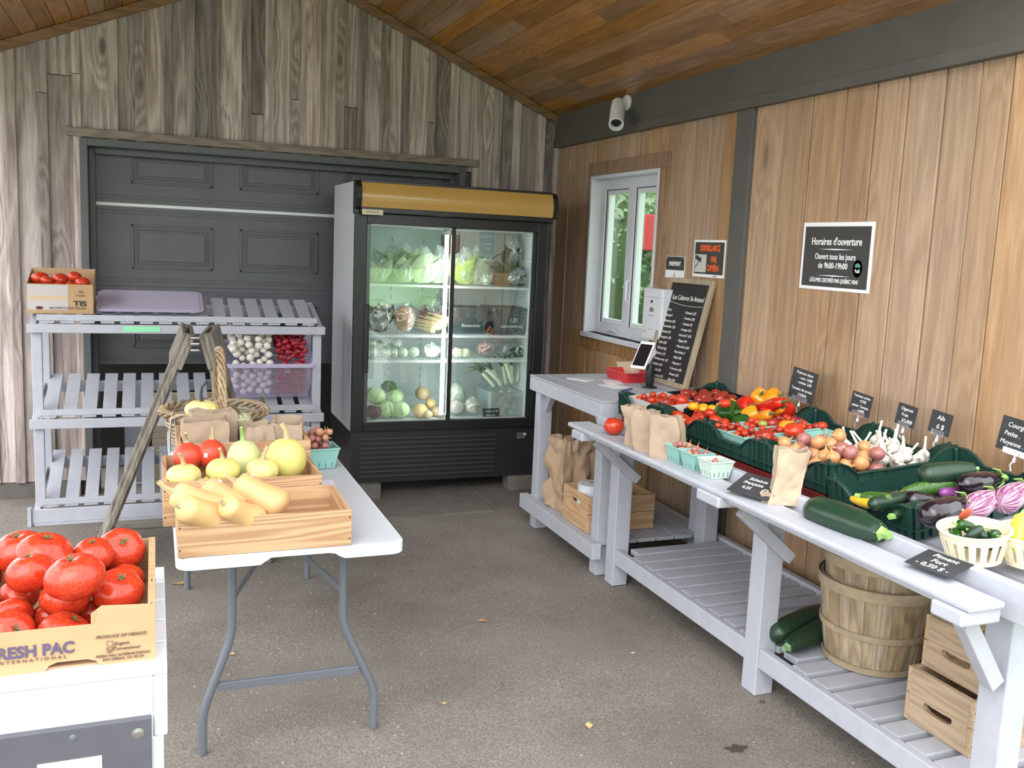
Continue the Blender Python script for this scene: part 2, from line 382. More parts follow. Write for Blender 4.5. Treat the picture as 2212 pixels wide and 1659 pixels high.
# right-hand wall
def yat(px, row): return at(px, row, 'x', XR).y
ya = [YB] + [yat(q, 334) for q in (1233, 1255, 1288, 1313, 1342, 1382, 1405.5, 1443.5, 1472.5)] + [yat(q, 255) for q in (1506, 1540, 1566)] + [4.1]
yb_ = [3.97] + [yat(q, 471) for q in (1677, 1737, 1808, 1871, 1937, 2014, 2088, 2156)] + [2.24, 2.02]
WY0, WY1, WZ0, WZ1 = 4.873, 5.80, 1.05, 2.103
mb = MB(); rnd = random.Random(8)
for ys_, x0 in ((ya, 0), (yb_, 0)):
    for a, b in zip(ys_[:-1], ys_[1:]):
        dx = rnd.uniform(-.004, .004); g = .0015
        lo, hi = b+g*2.2, a-g*2.2
        if hi <= WY0 or lo >= WY1: mb.box(XR+dx, XR+.03, lo, hi, -.05, 2.42); continue
        if lo < WY0: mb.box(XR+dx, XR+.03, lo, WY0, WZ0, WZ1)
        if hi > WY1: mb.box(XR+dx, XR+.03, WY1, hi, WZ0, WZ1)
        mb.box(XR+dx, XR+.03, lo, hi, -.05, WZ0).box(XR+dx, XR+.03, lo, hi, WZ1, 2.42)
struct(mb.build('wall_right', PINEW, bevel=.003))
mb = MB(); mb.box(XR+.03, XR+.13, 1.92, WY0, -.3, 2.5).box(XR+.03, XR+.13, WY1, YB+.16, -.3, 2.5).box(XR+.03, XR+.13, WY0, WY1, -.3, WZ0).box(XR+.03, XR+.13, WY0, WY1, WZ1, 2.5)
struct(mb.build('wall_right_core', plain('dark_gap', (.03, .022, .016), .9)))
mb = MB(); mb.box(XR-.03, XR+.13, 1.88, YB, 2.39, 2.60).box(XR-.04, XR+.05, 1.88, YB, 2.338, 2.392)
struct(mb.build('beam', DARKTRIM, bevel=.003))
for y0, y1, n in ((3.965, 4.105, 'trim_3'), (1.88, 2.01, 'trim_4')):
    struct(box(XR-.022, XR+.1, y0, y1, -.05, 2.34).build(n, DARKTRIM, bevel=.003))
# ceiling: two slopes of stained tongue and groove boards running along the ridge
for side, nm in ((1, 'ceiling'), (-1, 'ceiling_left')):
    mb = MB(); L = (XR-.02-RX) if side > 0 else (RX-XL+.3); n = int(L/.092); rnd = random.Random(3+side)
    for i in range(n+1):
        d0, d1 = i*.092, i*.092+.0895
        if d0 > L: break
        y = 2.25
        while y < YB+.05:
            y1 = min(YB+.05, y+rnd.uniform(.7, 2.6))
            if YB-y1 < .25: y1 = YB+.05
            x0, x1 = RX+side*d0, RX+side*d1; z0, z1 = RZ-SL*d0, RZ-SL*d1
            mb.prism([(x0, y+.0008, z0), (x1, y+.0008, z1), (x1, y1-.0008, z1), (x0, y1-.0008, z0)], (0, 0, .02)); y = y1
    struct(mb.build(nm, CEIL, bevel=.002))
mb = MB()
for s_ in (1, -1):
    xe = XR+.35 if s_ > 0 else XL-.35
    ze = RZ-SL*abs(xe-RX); mb.prism([(RX, 2.2, RZ+.022), (xe, 2.2, ze+.022), (xe, 2.2, ze+.12), (RX, 2.2, RZ+.12)], (0, YB+.3-2.2, 0))
struct(mb.build('roof', plain('roof_deck', (.05, .05, .05), .9)))
mb = MB()
for s_, xe in ((1, XR-.03), (-1, XL)):
    ze = RZ-SL*abs(xe-RX); mb.prism([(RX, YB-.045, RZ-.002), (xe, YB-.045, ze-.002), (xe, YB-.045, ze-.062), (RX, YB-.045, RZ-.062)], (0, .03, 0))
struct(mb.build('trim_5', TRIMW, bevel=.003))
mb = MB(); mb.box(XR-.035, XR+.0, YB-.03, YB-.0, 0, 2.34)
struct(mb.build('trim_6', BARN))
# window in the right wall
win = struct(thing('window_1', None, None, (XR, 0, 0)))
T = .022
mb = MB(); mb.box(-.012, .02, WY0-.105, WY1+.05, WZ1, WZ1+.09).box(-.01, .02, WY0-.1, WY0, WZ0-.03, WZ1).box(-.01, .02, WY1, WY1+.05, WZ0-.03, WZ1).box(-.01, .02, WY0-.06, WY1+.05, WZ0-.11, WZ0-.02)
mb.build('window_casing', TRIMZ, win, bevel=.002)
mb = MB(); mb.box(-.016, .13, WY1-T, WY1, WZ0, WZ1).box(-.016, .13, WY0, WY0+T, WZ0, WZ1).box(-.016, .13, WY0+T, WY1-T, WZ1-T, WZ1).box(-.03, .13, WY0-.01, WY1+.01, WZ0-.03, WZ0)
MIDY = (WY0+WY1)/2
for a, b in ((WY0+T, WY0+.07), (WY1-.09, WY1-T), (MIDY-.045, MIDY+.045)): mb.box(.06, .13, a, b, WZ0, WZ1-T)
mb.box(.0601, .1299, WY0+T, WY1-T, WZ0, WZ0+.075).box(.0601, .1299, WY0+T, WY1-T, WZ1-.09, WZ1-T)
mb.build('window_frame', PAINTW, win, bevel=.002)
for a, b in ((WY0+.07, MIDY-.045), (MIDY+.045, WY1-.09)):
    s_ = MB()
    for q in ((a, a+.028), (b-.028, b)): s_.box(.075, .12, q[0], q[1], WZ0+.075, WZ1-.09)
    for q in ((WZ0+.075, WZ0+.105), (WZ1-.12, WZ1-.09)): s_.box(.075, .12, a+.028, b-.028, q[0], q[1])
    so = s_.build('sash', plain('sash_white', (.72, .76, .78), .4), win, bevel=.003)
    mb = MB(); mb.box(.070, .076, a, a+.004, WZ0+.075, WZ1-.09).box(.070, .076, b-.004, b, WZ0+.075, WZ1-.09).box(.070, .076, a, b, WZ1-.094, WZ1-.09)
    mb.build('gasket', BLACK, so)
    box(.094, .098, a+.026, b-.026, WZ0+.10, WZ1-.115).build('pane', PANE, so)
mb = MB(); mb.box(.045, .07, 5.28, 5.40, WZ0+.005, WZ0+.03); mb.tube([(.05, 5.40, WZ0+.03), (.03, 5.45, WZ0+.045), (.03, 5.54, WZ0+.03)], .007)
mb.build('crank', PAINTW, win, bevel=.003)
mb = MB(); mb.tube([(.07, 5.31, WZ0+.24), (.045, 5.31, WZ0+.25), (.045, 5.31, WZ0+.37), (.07, 5.31, WZ0+.38)], .006)
mb.build('latch', WHITE, win)
# ------------------------------------------------------------------ furniture on the right
def brace(mb, y0, y1, a, b, w=.055):
    (x0, z0), (x1, z1) = a, b; d = Vector((x1-x0, 0, z1-z0)).normalized(); n = Vector((-d.z, 0, d.x))*w
    mb.prism([(x0, y0, z0), (x1, y0, z1), (x1+n.x, y0, z1+n.z), (x0+n.x, y0, z0+n.z)], (0, y1-y0, 0))
# payment table
pt = thing('payment_table', 'small grey painted slatted table beside the fridge, holding the red tray and chalkboard', 'table', (2.0, 3.95, 0))
for x in (.03, .60):
    for y in (.02, .82): box(x, x+.075, y, y+.075, 0, .80).build('leg', PAINT, pt, bevel=.003)
mb = MB(); mb.box(0, .745, 0, .03, .80, .875).box(0, .745, .89, .92, .80, .875).box(0, .03, .03, .89, .80, .875).box(.715, .745, .03, .89, .80, .875).box(.03, .715, .44, .48, .80, .87)
mb.build('apron', PAINT, pt, bevel=.003)
mb = MB()
for i in range(8): mb.box(.001+i*.0935, .001+i*.0935+.0855, -.003, .923, .866+.01, .882+.004)
mb.build('tabletop', PAINT, pt, bevel=.002)
mb = MB()
for y0, y1 in ((0, .02), (.9, .92)): brace(mb, y0+.02 if y0 == 0 else y0-.02, y1+.02 if y0 == 0 else y1-.02, (.10, .70), (.19, .80), .03)
mb.prism([(.06, .10, .80), (.06, .20, .80), (.06, .10, .68)], (.03, 0, 0)).prism([(.06, .82, .80), (.06, .72, .80), (.06, .82, .68)], (.03, 0, 0))
mb.build('corner_brace', PAINT, pt)
box(-.02, .03, -.03, .95, .10, .18).build('lower_rail', PAINT, pt, bevel=.003); box(.68, .71, 0, .92, .10, .18).build('lower_rail', PAINT, pt, bevel=.003)
mb = MB()
for i in range(6): mb.box(.035+i*.108, .035+i*.108+.10, .0, .92, .16, .179)
mb.build('lower_shelf', PAINT, pt, bevel=.002)
# long display bench
db = thing('display_bench', 'long grey painted bench with front ledge, sloping deck and slatted lower shelf', 'bench', (2.045, 3.9, 0))
LY = ((-.085, 0), (-1.24, -1.155), (-2.27, -2.185))
for y0, y1 in LY:
    box(0, .08, y0, y1, 0, .76).build('leg', PAINT, db, bevel=.004)
    box(.50, .58, y0, y1, 0, .86).build('leg', PAINT, db, bevel=.004)
for (y0, y1), ya_ in zip(((-.20, -.09), (-1.30, -1.16), (-2.34, -2.24)), LY):
    box(-.262, -.135, y0, y1, .747, .785).build('arm', PAINT, db, bevel=.006)
    mb = MB(); mb.box(-.135, .6, ya_[0]-.035, ya_[0]-.002, .747, .785).build('arm', PAINT, db, bevel=.004)
    mb = MB()
    if ya_[0] > -2: brace(mb, ya_[0]-.042, ya_[0]-.004, (-.15, .705), (.075, .515), .042)
    else: brace(mb, ya_[0]+.0, ya_[0]+.04, (-.17, .705), (-.045, .52), .045)
    mb.build('brace', PAINT, db, bevel=.003)
mb = MB(); mb.box(-.252, -.135, -2.35, -.02, .785, .805); mb.build('ledge', PAINT, db, bevel=.007)
mb = MB(); mb.box(-.225, -.205, -2.33, -.04, .765, .786); mb.build('ledge_lip', PAINT, db, bevel=.003)
mb = MB(); mb.box(-.10, -.065, -2.38, -.02, .745, .838).build('front_apron', PAINT, db, bevel=.004)
def deckz(x): return .762+.145*(x-1.98)
mb = MB()
for i in range(6):
    x0 = -.06+i*.125
    za, zb = deckz(2.045+x0), deckz(2.045+x0+.10)
    mb.prism([(x0, -2.36, za), (x0+.10, -2.36, zb), (x0+.10, -2.36, zb+.018), (x0, -2.36, za+.018)], (0, 2.32, 0))
mb.build('deck_slats', PAINT, db, bevel=.002)
for y0 in (-2.40, -.018): MB().prism([(-.064, y0, .765), (.70, y0, .85), (.70, y0, .92), (-.064, y0, .80)], (0, .03, 0)).build('end_rail', PAINT, db, bevel=.003)
box(.004, .035, -1.154, -.086, .11, .185).build('lower_rail', PAINT, db, bevel=.004); box(.004, .035, -2.184, -1.241, .11, .185).build('lower_rail', PAINT, db, bevel=.004); box(.60, .635, -2.27, 0, .13, .20).build('lower_rail', PAINT, db, bevel=.004)
mb = MB()
y = -.10
while y > -2.26:
    x0 = .036 if not any(a-.09 < y < b for a, b in LY) else .082
    mb.box(x0, .60, y-.078, y, .160, .186); y -= .1075
mb.build('lower_shelf', PAINT, db, bevel=.003)
# ------------------------------------------------------------------ slatted rack on the left
rk = thing('slatted_rack', 'pale grey three-tier slatted display rack in front of the garage door', 'rack', (-.61, 5.47, 0))
WD = 1.53
tiers = ((1.045, 1.092, .38, 1.195), (.528, .58, .43, .735), (.012, .088, .5, .27))
for i, (zb, zt, dp, zk) in enumerate(tiers):
    y0 = (.0, -.0, 0)[i]
    mb = MB(); mb.box(-.01, WD+.01, y0-.02, y0, zb, zt); mb.build('front_board', PAINT, rk, bevel=.003)
    for q in (0, WD-.03): MB().prism([(q, y0, zb+.005), (q, y0+dp+.05, zk-.04), (q, y0+dp+.05, zk+.01), (q, y0, zt)], (.03, 0, 0)).build('side_rail', PAINT, rk, bevel=.002)
    mb = MB(); mb.box(.0, WD, y0+dp-.02, y0+dp, zk-.075, zk-.012); mb.build('back_rail', PAINT, rk, bevel=.002)
    mb = MB(); ns = 15; sl = (zk-zt)/dp
    for k in range(ns):
        xx = .05+k*(WD-.10-.068)/(ns-1)
        mb.prism([(xx, y0+.005, zt+.004), (xx+.068, y0+.005, zt+.004), (xx+.068, y0+dp+.03, zk+.014), (xx, y0+dp+.03, zk+.014)], (0, 0, .012))
    mb.build('slats', PAINT, rk, bevel=.0015)
    mb = MB(); mb.box(.035, WD-.035, y0+.0, y0+.016, zt+.017, zt+.05); mb.build('lip', PAINT, rk, bevel=.002)
for x in (.005, WD-.055):
    box(x, x+.05, .02, .055, .09, 1.05).build('post', PAINT, rk, bevel=.003)
    box(x+.01, x+.05, .40, .44, -.09, 1.20).build('post', PAINT, rk, bevel=.003)
mb = MB(); mb.box(-.03, -.012, -.03, .0, -.004, .10).box(0, WD, -.02, 0, -.004, .012); mb.build('foot_board', PAINT, rk)
tp = MB(); tp.box(.455, .64, -.0225, -.0212, 1.055, 1.085); tp = tp.build('painter_tape', plain('green_tape', (.28, .75, .42), .6), rk); tag(tp, 'strip of green tape')
# ------------------------------------------------------------------ folding table
ft = thing('folding_table', 'white plastic folding table with grey tube legs, carrying the squash crates', 'table', (.05, 2.65, 0))
FW, FL, FZ = .655, 1.84, .70
mb = MB(); pts = []
def rrect(x0, x1, y0, y1, r, n=6):
    out = []
    for cx, cy, a in ((x1-r, y0+r, -PI/2), (x1-r, y1-r, 0), (x0+r, y1-r, PI/2), (x0+r, y0+r, PI)):
        for i in range(n+1): q = a+PI/2*i/n; out.append((cx+r*math.cos(q), cy+r*math.sin(q)))
    return out
P = rrect(0, FW, 0, FL, .045)
mb.prism([(x, y, FZ-.012) for x, y in rrect(.004, FW-.004, .004, FL-.004, .042)], (0, 0, .012))
mb.build('tabletop', plain('table_plastic', (.50, .53, .58), .45, var=.04, vs=3), ft, bevel=.004)
mb = MB()   # moulded skirt, notched in the middle of the short ends
P2 = rrect(.006, FW-.006, .006, FL-.006, .04)
n = len(P)
def low(x, y):
    if (y < .03 or y > FL-.03):
        t = abs(x-FW*.53); return .036 if t > .12 else (.036-.02*min(1, (.12-t)/.03))
    return .036
fine = []
for i in range(n):
    a, b = P[i], P[(i+1) % n]; k = max(1, int(math.dist(a, b)/.015))
    for j in range(k): fine.append((a[0]+(b[0]-a[0])*j/k, a[1]+(b[1]-a[1])*j/k))
k = len(fine); vs = []
for x, y in fine:
    ix, iy = x+(FW/2-x)*.018, y+(FL/2-y)*.007; L_ = low(x, y)
    vs += [(x, y, FZ-.003), (x, y, FZ-L_), (ix, iy, FZ-L_), (ix, iy, FZ-.003)]
mb.add(vs, [(4*i+a, 4*((i+1) % k)+a, 4*((i+1) % k)+(a+1) % 4, 4*i+(a+1) % 4) for i in range(k) for a in range(4)])
mb.build('skirt', plain('table_edge', (.66, .70, .74), .45), ft, smooth=False)
for yy, s_ in ((.20, 1), (FL-.20, -1)):
    for sx, X0, X1 in ((-1, .16, .085), (1, .515, .605)):
        X0, X1 = (.165, .078) if sx < 0 else (.505, .615)
        pts = [(X0, yy, FZ-.03), (X0, yy, .40), (X0+(X1-X0)*.12, yy, .345), (X0+(X1-X0)*.85, yy, .17), (X1, yy, .12), (X1, yy, .0)]
        cv = []
        for i in range(len(pts)-1):
            for t in range(4): cv.append(Vector(pts[i]).lerp(Vector(pts[i+1]), t/4))
        cv.append(Vector(pts[-1])); sm = [cv[0]]+[(cv[i-1]+cv[i]*2+cv[i+1])/4 for i in range(1, len(cv)-1)]+[cv[-1]]
        MB().tube(sm, .0135, 12).build('leg', GREYM, ft, smooth=True)
    box(.125, .562, yy-.008, yy+.008, .20, .226).build('crossbar', GREYM, ft, bevel=.002)
    mb = MB(); mb.bar((.165, yy+.02*s_, .48), (.335, yy+.30*s_, .60), .004, .022); mb.bar((.505, yy+.02*s_, .48), (.335, yy+.30*s_, .60), .004, .022); mb.bar((.335, yy+.30*s_, .60), (.335, yy+.62*s_, FZ-.03), .012, .012)
    mb.build('folding_brace', GREYM, ft)
# ------------------------------------------------------------------ white stand in the foreground
st = thing('white_stand', 'white painted wooden stand with a dark panel, under the nearest tomato box', 'stand', (-.42, 1.76, 0))
mb = MB()
for i in range(5): mb.box(0, .437, .0+i*.112, .104+i*.112, .782, .80)
mb.build('top_boards', PAINTW, st, bevel=.002)
box(0, .412, .0, .022, .64, .781).build('front_board', PAINTW, st, bevel=.003)
mb = MB(); mb.box(.4125, .437, -.001, .56, .66, .781); mb.build('side_board', PAINTW, st, bevel=.004)
box(.405, .430, .0, .05, 0, .66).build('leg', PAINTW, st, bevel=.003); box(.0, .03, .0, .05, 0, .64).build('leg', PAINTW, st); box(.405, .430, .5, .55, 0, .66).build('leg', PAINTW, st); box(.0, .03, .5, .55, 0, .66).build('leg', PAINTW, st)
box(0, .402, .025, .04, .30, .64).build('lower_board', PAINTW, st)
pz = at(333, 1549, 'y', 1.745).z
pn = box(-.02, .409, -.016, -.001, .30, pz).build('dark_panel', plain('dark_sign_panel', (.085, .085, .10), .6, var=.08, vs=30), st, bevel=.002)
for px, py, r in ((298, 1586, .011), (157, 1595, .006)):
    q = at(px, py, 'y', 1.742); mb = MB(); mb.lathe([(.001, .003), (r*.5, .003), (r*.55, .001), (r, 0), (r, -.0015)], 14, M=orient((q.x+.42, -.0165, q.z), (1, 0, 0), (0, 0, 1)))
    mb.build('bolt', STEEL if r > .01 else GREYM, pn, smooth=True)
a = at(80, 1660, 'y', 1.743); b = at(220, 1632, 'y', 1.743)
box(a.x+.42, b.x+.42, -.0175, -.0162, b.z-.03, b.z).build('white_label', WHITE, pn)
# ------------------------------------------------------------------ generic containers
def wood_crate(name, label, M, w, d, h, mx, my, boards=1, slots=False, t=.014, cat='crate', grp=None, notch=False):
    r = thing(name, label, cat, M=M, group=grp); g = .003
    bh = h/boards
    for nm, q in (('front_board', (0, w, 0, t)), ('back_board', (0, w, d-t, d))):
        for i in range(boards): box(q[0], q[1], q[2], q[3], i*bh+g*(i > 0), (i+1)*bh).build(nm, mx, r, bevel=.0015)
    for x0 in (0, w-t):
        if slots:
            mb = MB(); cy, cz = d/2, h*slots; L, hh = .055, .012; n = 40; inn = []; out = []
            for k in range(n):
                a = 2*PI*(k+.5)/n; c, q = math.cos(a), math.sin(a)
                u = cy+L*(1 if c > 0 else -1)*abs(c)**.35; v = cz+hh*(1 if q > 0 else -1)*abs(q)**.6-.006*(1-((u-cy)/L)**2)+.003
                m_ = min(((d-t-cy) if c > 0 else (cy-t))/max(abs(c), 1e-6), ((h-cz) if q > 0 else (cz-.001))/max(abs(q), 1e-6)); inn.append((u, v)); out.append((cy+c*m_, cz+q*m_))
            for cu, cv in ((t, .001), (d-t, .001), (d-t, h), (t, h)):
                k = min(range(n), key=lambda k: math.dist(out[k], (cu, cv))); out[k] = (cu, cv)
            vs = [(x0+e, u, v) for e in (0, t) for u, v in inn]+[(x0+e, u, v) for e in (0, t) for u, v in out]
            mb.add(vs, [f for k in range(n) for l in ((k+1) % n,) for f in ((k, l, 2*n+l, 2*n+k), (n+k, 3*n+k, 3*n+l, n+l), (k, n+k, n+l, l), (2*n+k, 2*n+l, 3*n+l, 3*n+k))])
            mb.build('side_board', my, r)
        else: box(x0, x0+t, t, d-t, .001, h).build('side_board', my, r, bevel=.0015)
    box(t, w-t, t, d-t, .002, .010).build('bottom_board', mx, r)
    mb = MB()
    for x in (w-.006, .006):
        for z in (h*.2, h*.8): mb.lathe([(.0025, -.0004), (.0025, .0003)], 8, M=orient((x, -.0002, z), (1, 0, 0), (0, 0, 1)))
    mb.build('nails', BLACKM, r)
    return r
def tray_crate(label, M, w=.545, d=.366, h=.105, wall=.062):
    """green plastic crate: tall ribbed corners, lower walls, slatted floor; x runs towards the wall"""
    r = thing('plastic_crate', label, 'crate', M=M); t = .004
    mb = MB()
    for i in range(9): mb.box(.01, w-.01, .015+i*(d-.03)/8-.008, .015+i*(d-.03)/8+.008, .002, .008)
    for i in range(6): mb.box(.02+i*(w-.04)/5-.006, .02+i*(w-.04)/5+.006, .008, d-.008, .0015, .0075)
    mb.build('slatted_floor', CRATEG, r)
    def side(L, place, grips):
        c, s1, s2 = .045, .075, .115
        prof = [(0, 0), (L, 0), (L, h), (L-c, h), (L-s1, h-.012), (L-s2, wall), (s2, wall), (s1, h-.012), (c, h), (0, h)]
        mb = MB(); mb.prism([place(u, 0, z) for u, z in prof], Vector(place(0, t, 0))-Vector(place(0, 0, 0)))
        # rim flange following the outline, belt and ribs
        for (u0, z0), (u1, z1) in zip(prof[2:-1], prof[3:]):
            mb.prism([place(u0, -.010, z0), place(u1, -.010, z1), place(u1, t+.001, z1), place(u0, t+.001, z0)], (0, 0, -.005))
        mb.prism([place(0, -.010, .034), place(L, -.010, .034), place(L, 0, .034), place(0, 0, .034)], (0, 0, -.004))
        k = int(L/.03)
        for i in range(k+1):
            u = .004+i*(L-.008)/k
            zt = h if (u < c or u > L-c) else (wall if s2 < u < L-s2 else wall+(h-wall)*.6)
            if i % 2 == 0 or u < s1 or u > L-s1: mb.prism([place(u-.0012, -.008, .002), place(u+.0012, -.008, .002), place(u+.0012, 0, .002), place(u-.0012, 0, .002)], (0, 0, zt-.006))
        return mb.build('side_wall', CRATEG, r)
    side(w, lambda u, q, z: (u, q+.0, z), 0); side(w, lambda u, q, z: (u, d-q, z), 0)
    side(d, lambda u, q, z: (q, u, z), 1); side(d, lambda u, q, z: (w-q, u, z), 1)
    for x in (.012, w-.012):
        for y in (.012, d-.012):
            mb = MB(); mb.lathe([(.011, .003), (.011, .02), (.008, .022), (.008, h-.004), (.0065, h+.0), (.0065, h+.012)], 10, M=Matrix.Translation((x, y, 0)))
            mb.build('stacking_peg', CRATEG, r)
    return r
def paper_bag(label, M, w, d, h, group=None, open_top=True, seed=0, crush=.006, lean=0, fold=0, mat=None, name='paper_bag', waist=0):
    """upright kraft bag: rectangular section with side gussets, wrinkled sheet, thickness from the outer and inner skins"""
    rnd = random.Random(seed); nu, nv = 64, 24; vs = []; fs = []
    for layer in (0, 1):
        for j in range(nv+1):
            v = j/nv; z = h*v
            for i in range(nu):
                u = i/nu*4; s_ = int(u); f = u-s_
                ww = w*(1-.10*v*fold)*(1-waist*math.sin(PI*v)); dd = d*(1-.55*v*fold)
                c = [(-ww/2+f*ww, -dd/2), (ww/2, -dd/2+f*dd), (ww/2-f*ww, dd/2), (-ww/2, dd/2-f*dd)][s_]
                x, y = c
                if s_ in (1, 3): x -= (1 if x > 0 else -1)*math.sin(f*PI)*.16*w*v*(.4+.6*fold)
                q = Vector((x*9, y*9, z*9))+Vector((seed*3.1, 0, 0))
                k = crush*(1 if 0 < j else .2)
                q.z *= .55; dx = (abs(noise.noise(q))**.7-.35)*k*2.6+abs(noise.noise(q*2.6+Vector((9, 4, 2))))*k*1.5; n_ = Vector((x, y*w/d, 0)).normalized()
                zz = z
                if j == nv: zz += noise.noise(Vector((u*3+seed, 1.7, 0)))*.012*h/.2
                o_ = -.0016*layer
                vs.append((x+n_.x*(dx+o_)+lean*v*h, y+n_.y*(dx+o_), zz+(.0012 if layer and j == 0 else 0)))
    k = (nv+1)*nu
    for L in (0, 1):
        for j in range(nv):
            for i in range(nu):
                a = L*k+j*nu+i; b = L*k+j*nu+(i+1) % nu; fs.append((a, b, b+nu, a+nu) if not L else (a+nu, b+nu, b, a))
        fs.append(tuple(L*k+i for i in range(nu)))
    for i in range(nu): fs.append((nv*nu+i, nv*nu+(i+1) % nu, k+nv*nu+(i+1) % nu, k+nv*nu+i))
    o = MB().add(vs, fs).build(name, mat or KRAFT, None, smooth=True); o.matrix_world = M
    return tag(o, label, 'bag', group)
def pint(label, M, s=.105, h=.062, mat=None, group=None, w2=None):
    """moulded pulp berry box: flared, rolled rim, slots low in the sides"""
    r = thing('berry_box', label, 'box', M=M, group=group); mat = mat or MINT
    w2 = w2 or s; b = .76; mb = MB(); vs = []
    for k, (q, z) in enumerate(((b, 0), (1, h-.008), (1.06, h-.006), (1.06, h), (.96, h), (b-.03, .003))):
        for sx, sy in ((-1, -1), (1, -1), (1, 1), (-1, 1)): vs.append((sx*s/2*q, sy*w2/2*q, z))
    fs = [(4*k+i, 4*k+(i+1) % 4, 4*k+4+(i+1) % 4, 4*k+4+i) for k in range(5) for i in range(4)]+[(3, 2, 1, 0), (20, 21, 22, 23)]
    mb.add(vs, fs).build('tray', mat, r, bevel=.003)
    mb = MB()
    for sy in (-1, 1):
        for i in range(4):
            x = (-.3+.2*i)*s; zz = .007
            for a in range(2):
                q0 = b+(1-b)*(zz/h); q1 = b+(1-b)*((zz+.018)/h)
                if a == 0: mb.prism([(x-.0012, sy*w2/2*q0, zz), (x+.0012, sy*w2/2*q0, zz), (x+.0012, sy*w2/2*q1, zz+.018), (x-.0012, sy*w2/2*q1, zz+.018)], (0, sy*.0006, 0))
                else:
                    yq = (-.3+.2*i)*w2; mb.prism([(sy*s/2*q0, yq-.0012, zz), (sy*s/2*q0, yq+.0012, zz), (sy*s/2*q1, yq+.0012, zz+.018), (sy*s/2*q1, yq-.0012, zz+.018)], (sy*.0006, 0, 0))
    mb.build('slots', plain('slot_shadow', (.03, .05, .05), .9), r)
    return r
# ------------------------------------------------------------------ produce
def cat_interp(pr, n):
    out = []
    for i in range(n+1):
        t = i/n
        for (t0, r0), (t1, r1) in zip(pr[:-1], pr[1:]):
            if t <= t1+1e-9:
                q = (t-t0)/(t1-t0) if t1 > t0 else 0; q = q*q*(3-2*q)*.5+q*.5; out.append((t, r0+(r1-r0)*q)); break
    return out
KIND = {}
def kind(key, fn):
    if key not in KIND: KIND[key] = fn()
    return KIND[key]
def put(key, fn, name, M, label, cat, group=None):
    parts = kind(key, fn); me = parts[0][1]
    o = bpy.data.objects.new(name, me); COL.objects.link(o); o.matrix_world = M; tag(o, label, cat, group)
    for nm, pm, sub in parts[1:]:
        c = bpy.data.objects.new(nm, pm); COL.objects.link(c); c.parent = o
        for n2, m2 in sub: g = bpy.data.objects.new(n2, m2); COL.objects.link(g); g.parent = c
    return o
def k_round(mat, lobes=5, amp=.03, sq=.8, dim=.16, dim2=.08, seg=28, calyx=True, seed=0, cm=None):
    def f():
        rnd = random.Random(seed); n = 16; prof = []
        for i in range(n+1):
            t = PI*i/n; r = math.sin(t); z = -math.cos(t)*sq
            z -= dim*math.exp(-(r/.28)**2) if i > n/2 else -dim2*math.exp(-(r/.3)**2)
            prof.append((max(r, .004), z))
        mb = MB(); b = len(mb.v); mb.lathe(prof, seg, 0, 0)
        mb.v = [tuple(Vector((x*(1+amp*math.cos(lobes*math.atan2(y, x)+seed)*(.3+.7*abs(z))), y*(1+amp*math.cos(lobes*math.atan2(y, x)+seed)*(.3+.7*abs(z))), z))*(1+.03*noise.noise(Vector((x*1.5, y*1.5, z*1.5+seed*5))))) for x, y, z in mb.v]
        out = [('body', mb.mesh('round_body', mat, True))]
        if calyx:
            c = MB(); z0 = sq-dim+.01
            for k in range(5):
                a = 2*PI*k/5+rnd.uniform(-.3, .3); L = rnd.uniform(.16, .28); d = Vector((math.cos(a), math.sin(a), 0)); s_ = Vector((-d.y, d.x, 0))
                p0 = Vector((0, 0, z0+.02)); p1 = d*L*.5+Vector((0, 0, z0+.08)); p2 = d*L+Vector((0, 0, z0+.13+rnd.uniform(-.03, .06)))
                c.add([p0-s_*.03, p0+s_*.03, p1+s_*.05, p2, p1-s_*.05, p0+Vector((0, 0, .015)), p1+Vector((0, 0, .02))], [(0, 1, 2, 4), (4, 2, 3), (0, 4, 6, 5), (5, 6, 2, 1), (4, 3, 6), (6, 3, 2)])
            c.tube([(0, 0, z0), (.01, .01, z0+.10), (.04, .02, z0+.17)], .035, 6)
            out.append(('calyx', c.mesh('calyx', cm or GREENC), []))
        return out
    return f
def drop(n, x0, x1, y0, y1, zf, r0, r1, seed=0, tries=24, zs=1.0, zmax=9):
    rnd = random.Random(seed); out = []
    for _ in range(n):
        r = rnd.uniform(r0, r1); best = None
        for _ in range(tries):
            x, y = rnd.uniform(x0+r, x1-r), rnd.uniform(y0+r, y1-r); z = zf(x, y)+r*zs
            for (a, b, c, q) in out:
                d2 = (a-x)**2+(b-y)**2; R = (r+q)*1.0
                if d2 < R*R: z = max(z, c+zs*math.sqrt(R*R-d2))
            if best is None or z < best[2]: best = (x, y, z, r)
        if best[2] < zmax: out.append(best)
    return out
def relax(P, it=60, k=.94, zs=.85, keep=None):
    P = [[*p] for p in P]
    for _ in range(it):
        for i in range(len(P)):
            for j in range(i):
                a, b = P[i], P[j]; d = Vector((a[0]-b[0], a[1]-b[1], (a[2]-b[2])/zs)); L = d.length; R = (a[3]+b[3])*k
                if 1e-6 < L < R:
                    q = d/L*(R-L)*.5; q.z *= zs
                    for s_, w in ((1, a), (-1, b)): w[0] += s_*q.x; w[1] += s_*q.y; w[2] += s_*q.z
        if keep:
            for p in P: keep(p)
    return P
def RM(seed, tilt=.5):
    r = random.Random(seed); return Matrix.Rotation(r.uniform(0, 6.28), 4, 'Z') @ Matrix.Rotation(r.uniform(0, tilt), 4, 'X') @ Matrix.Rotation(r.uniform(0, 6.28), 4, 'Z')
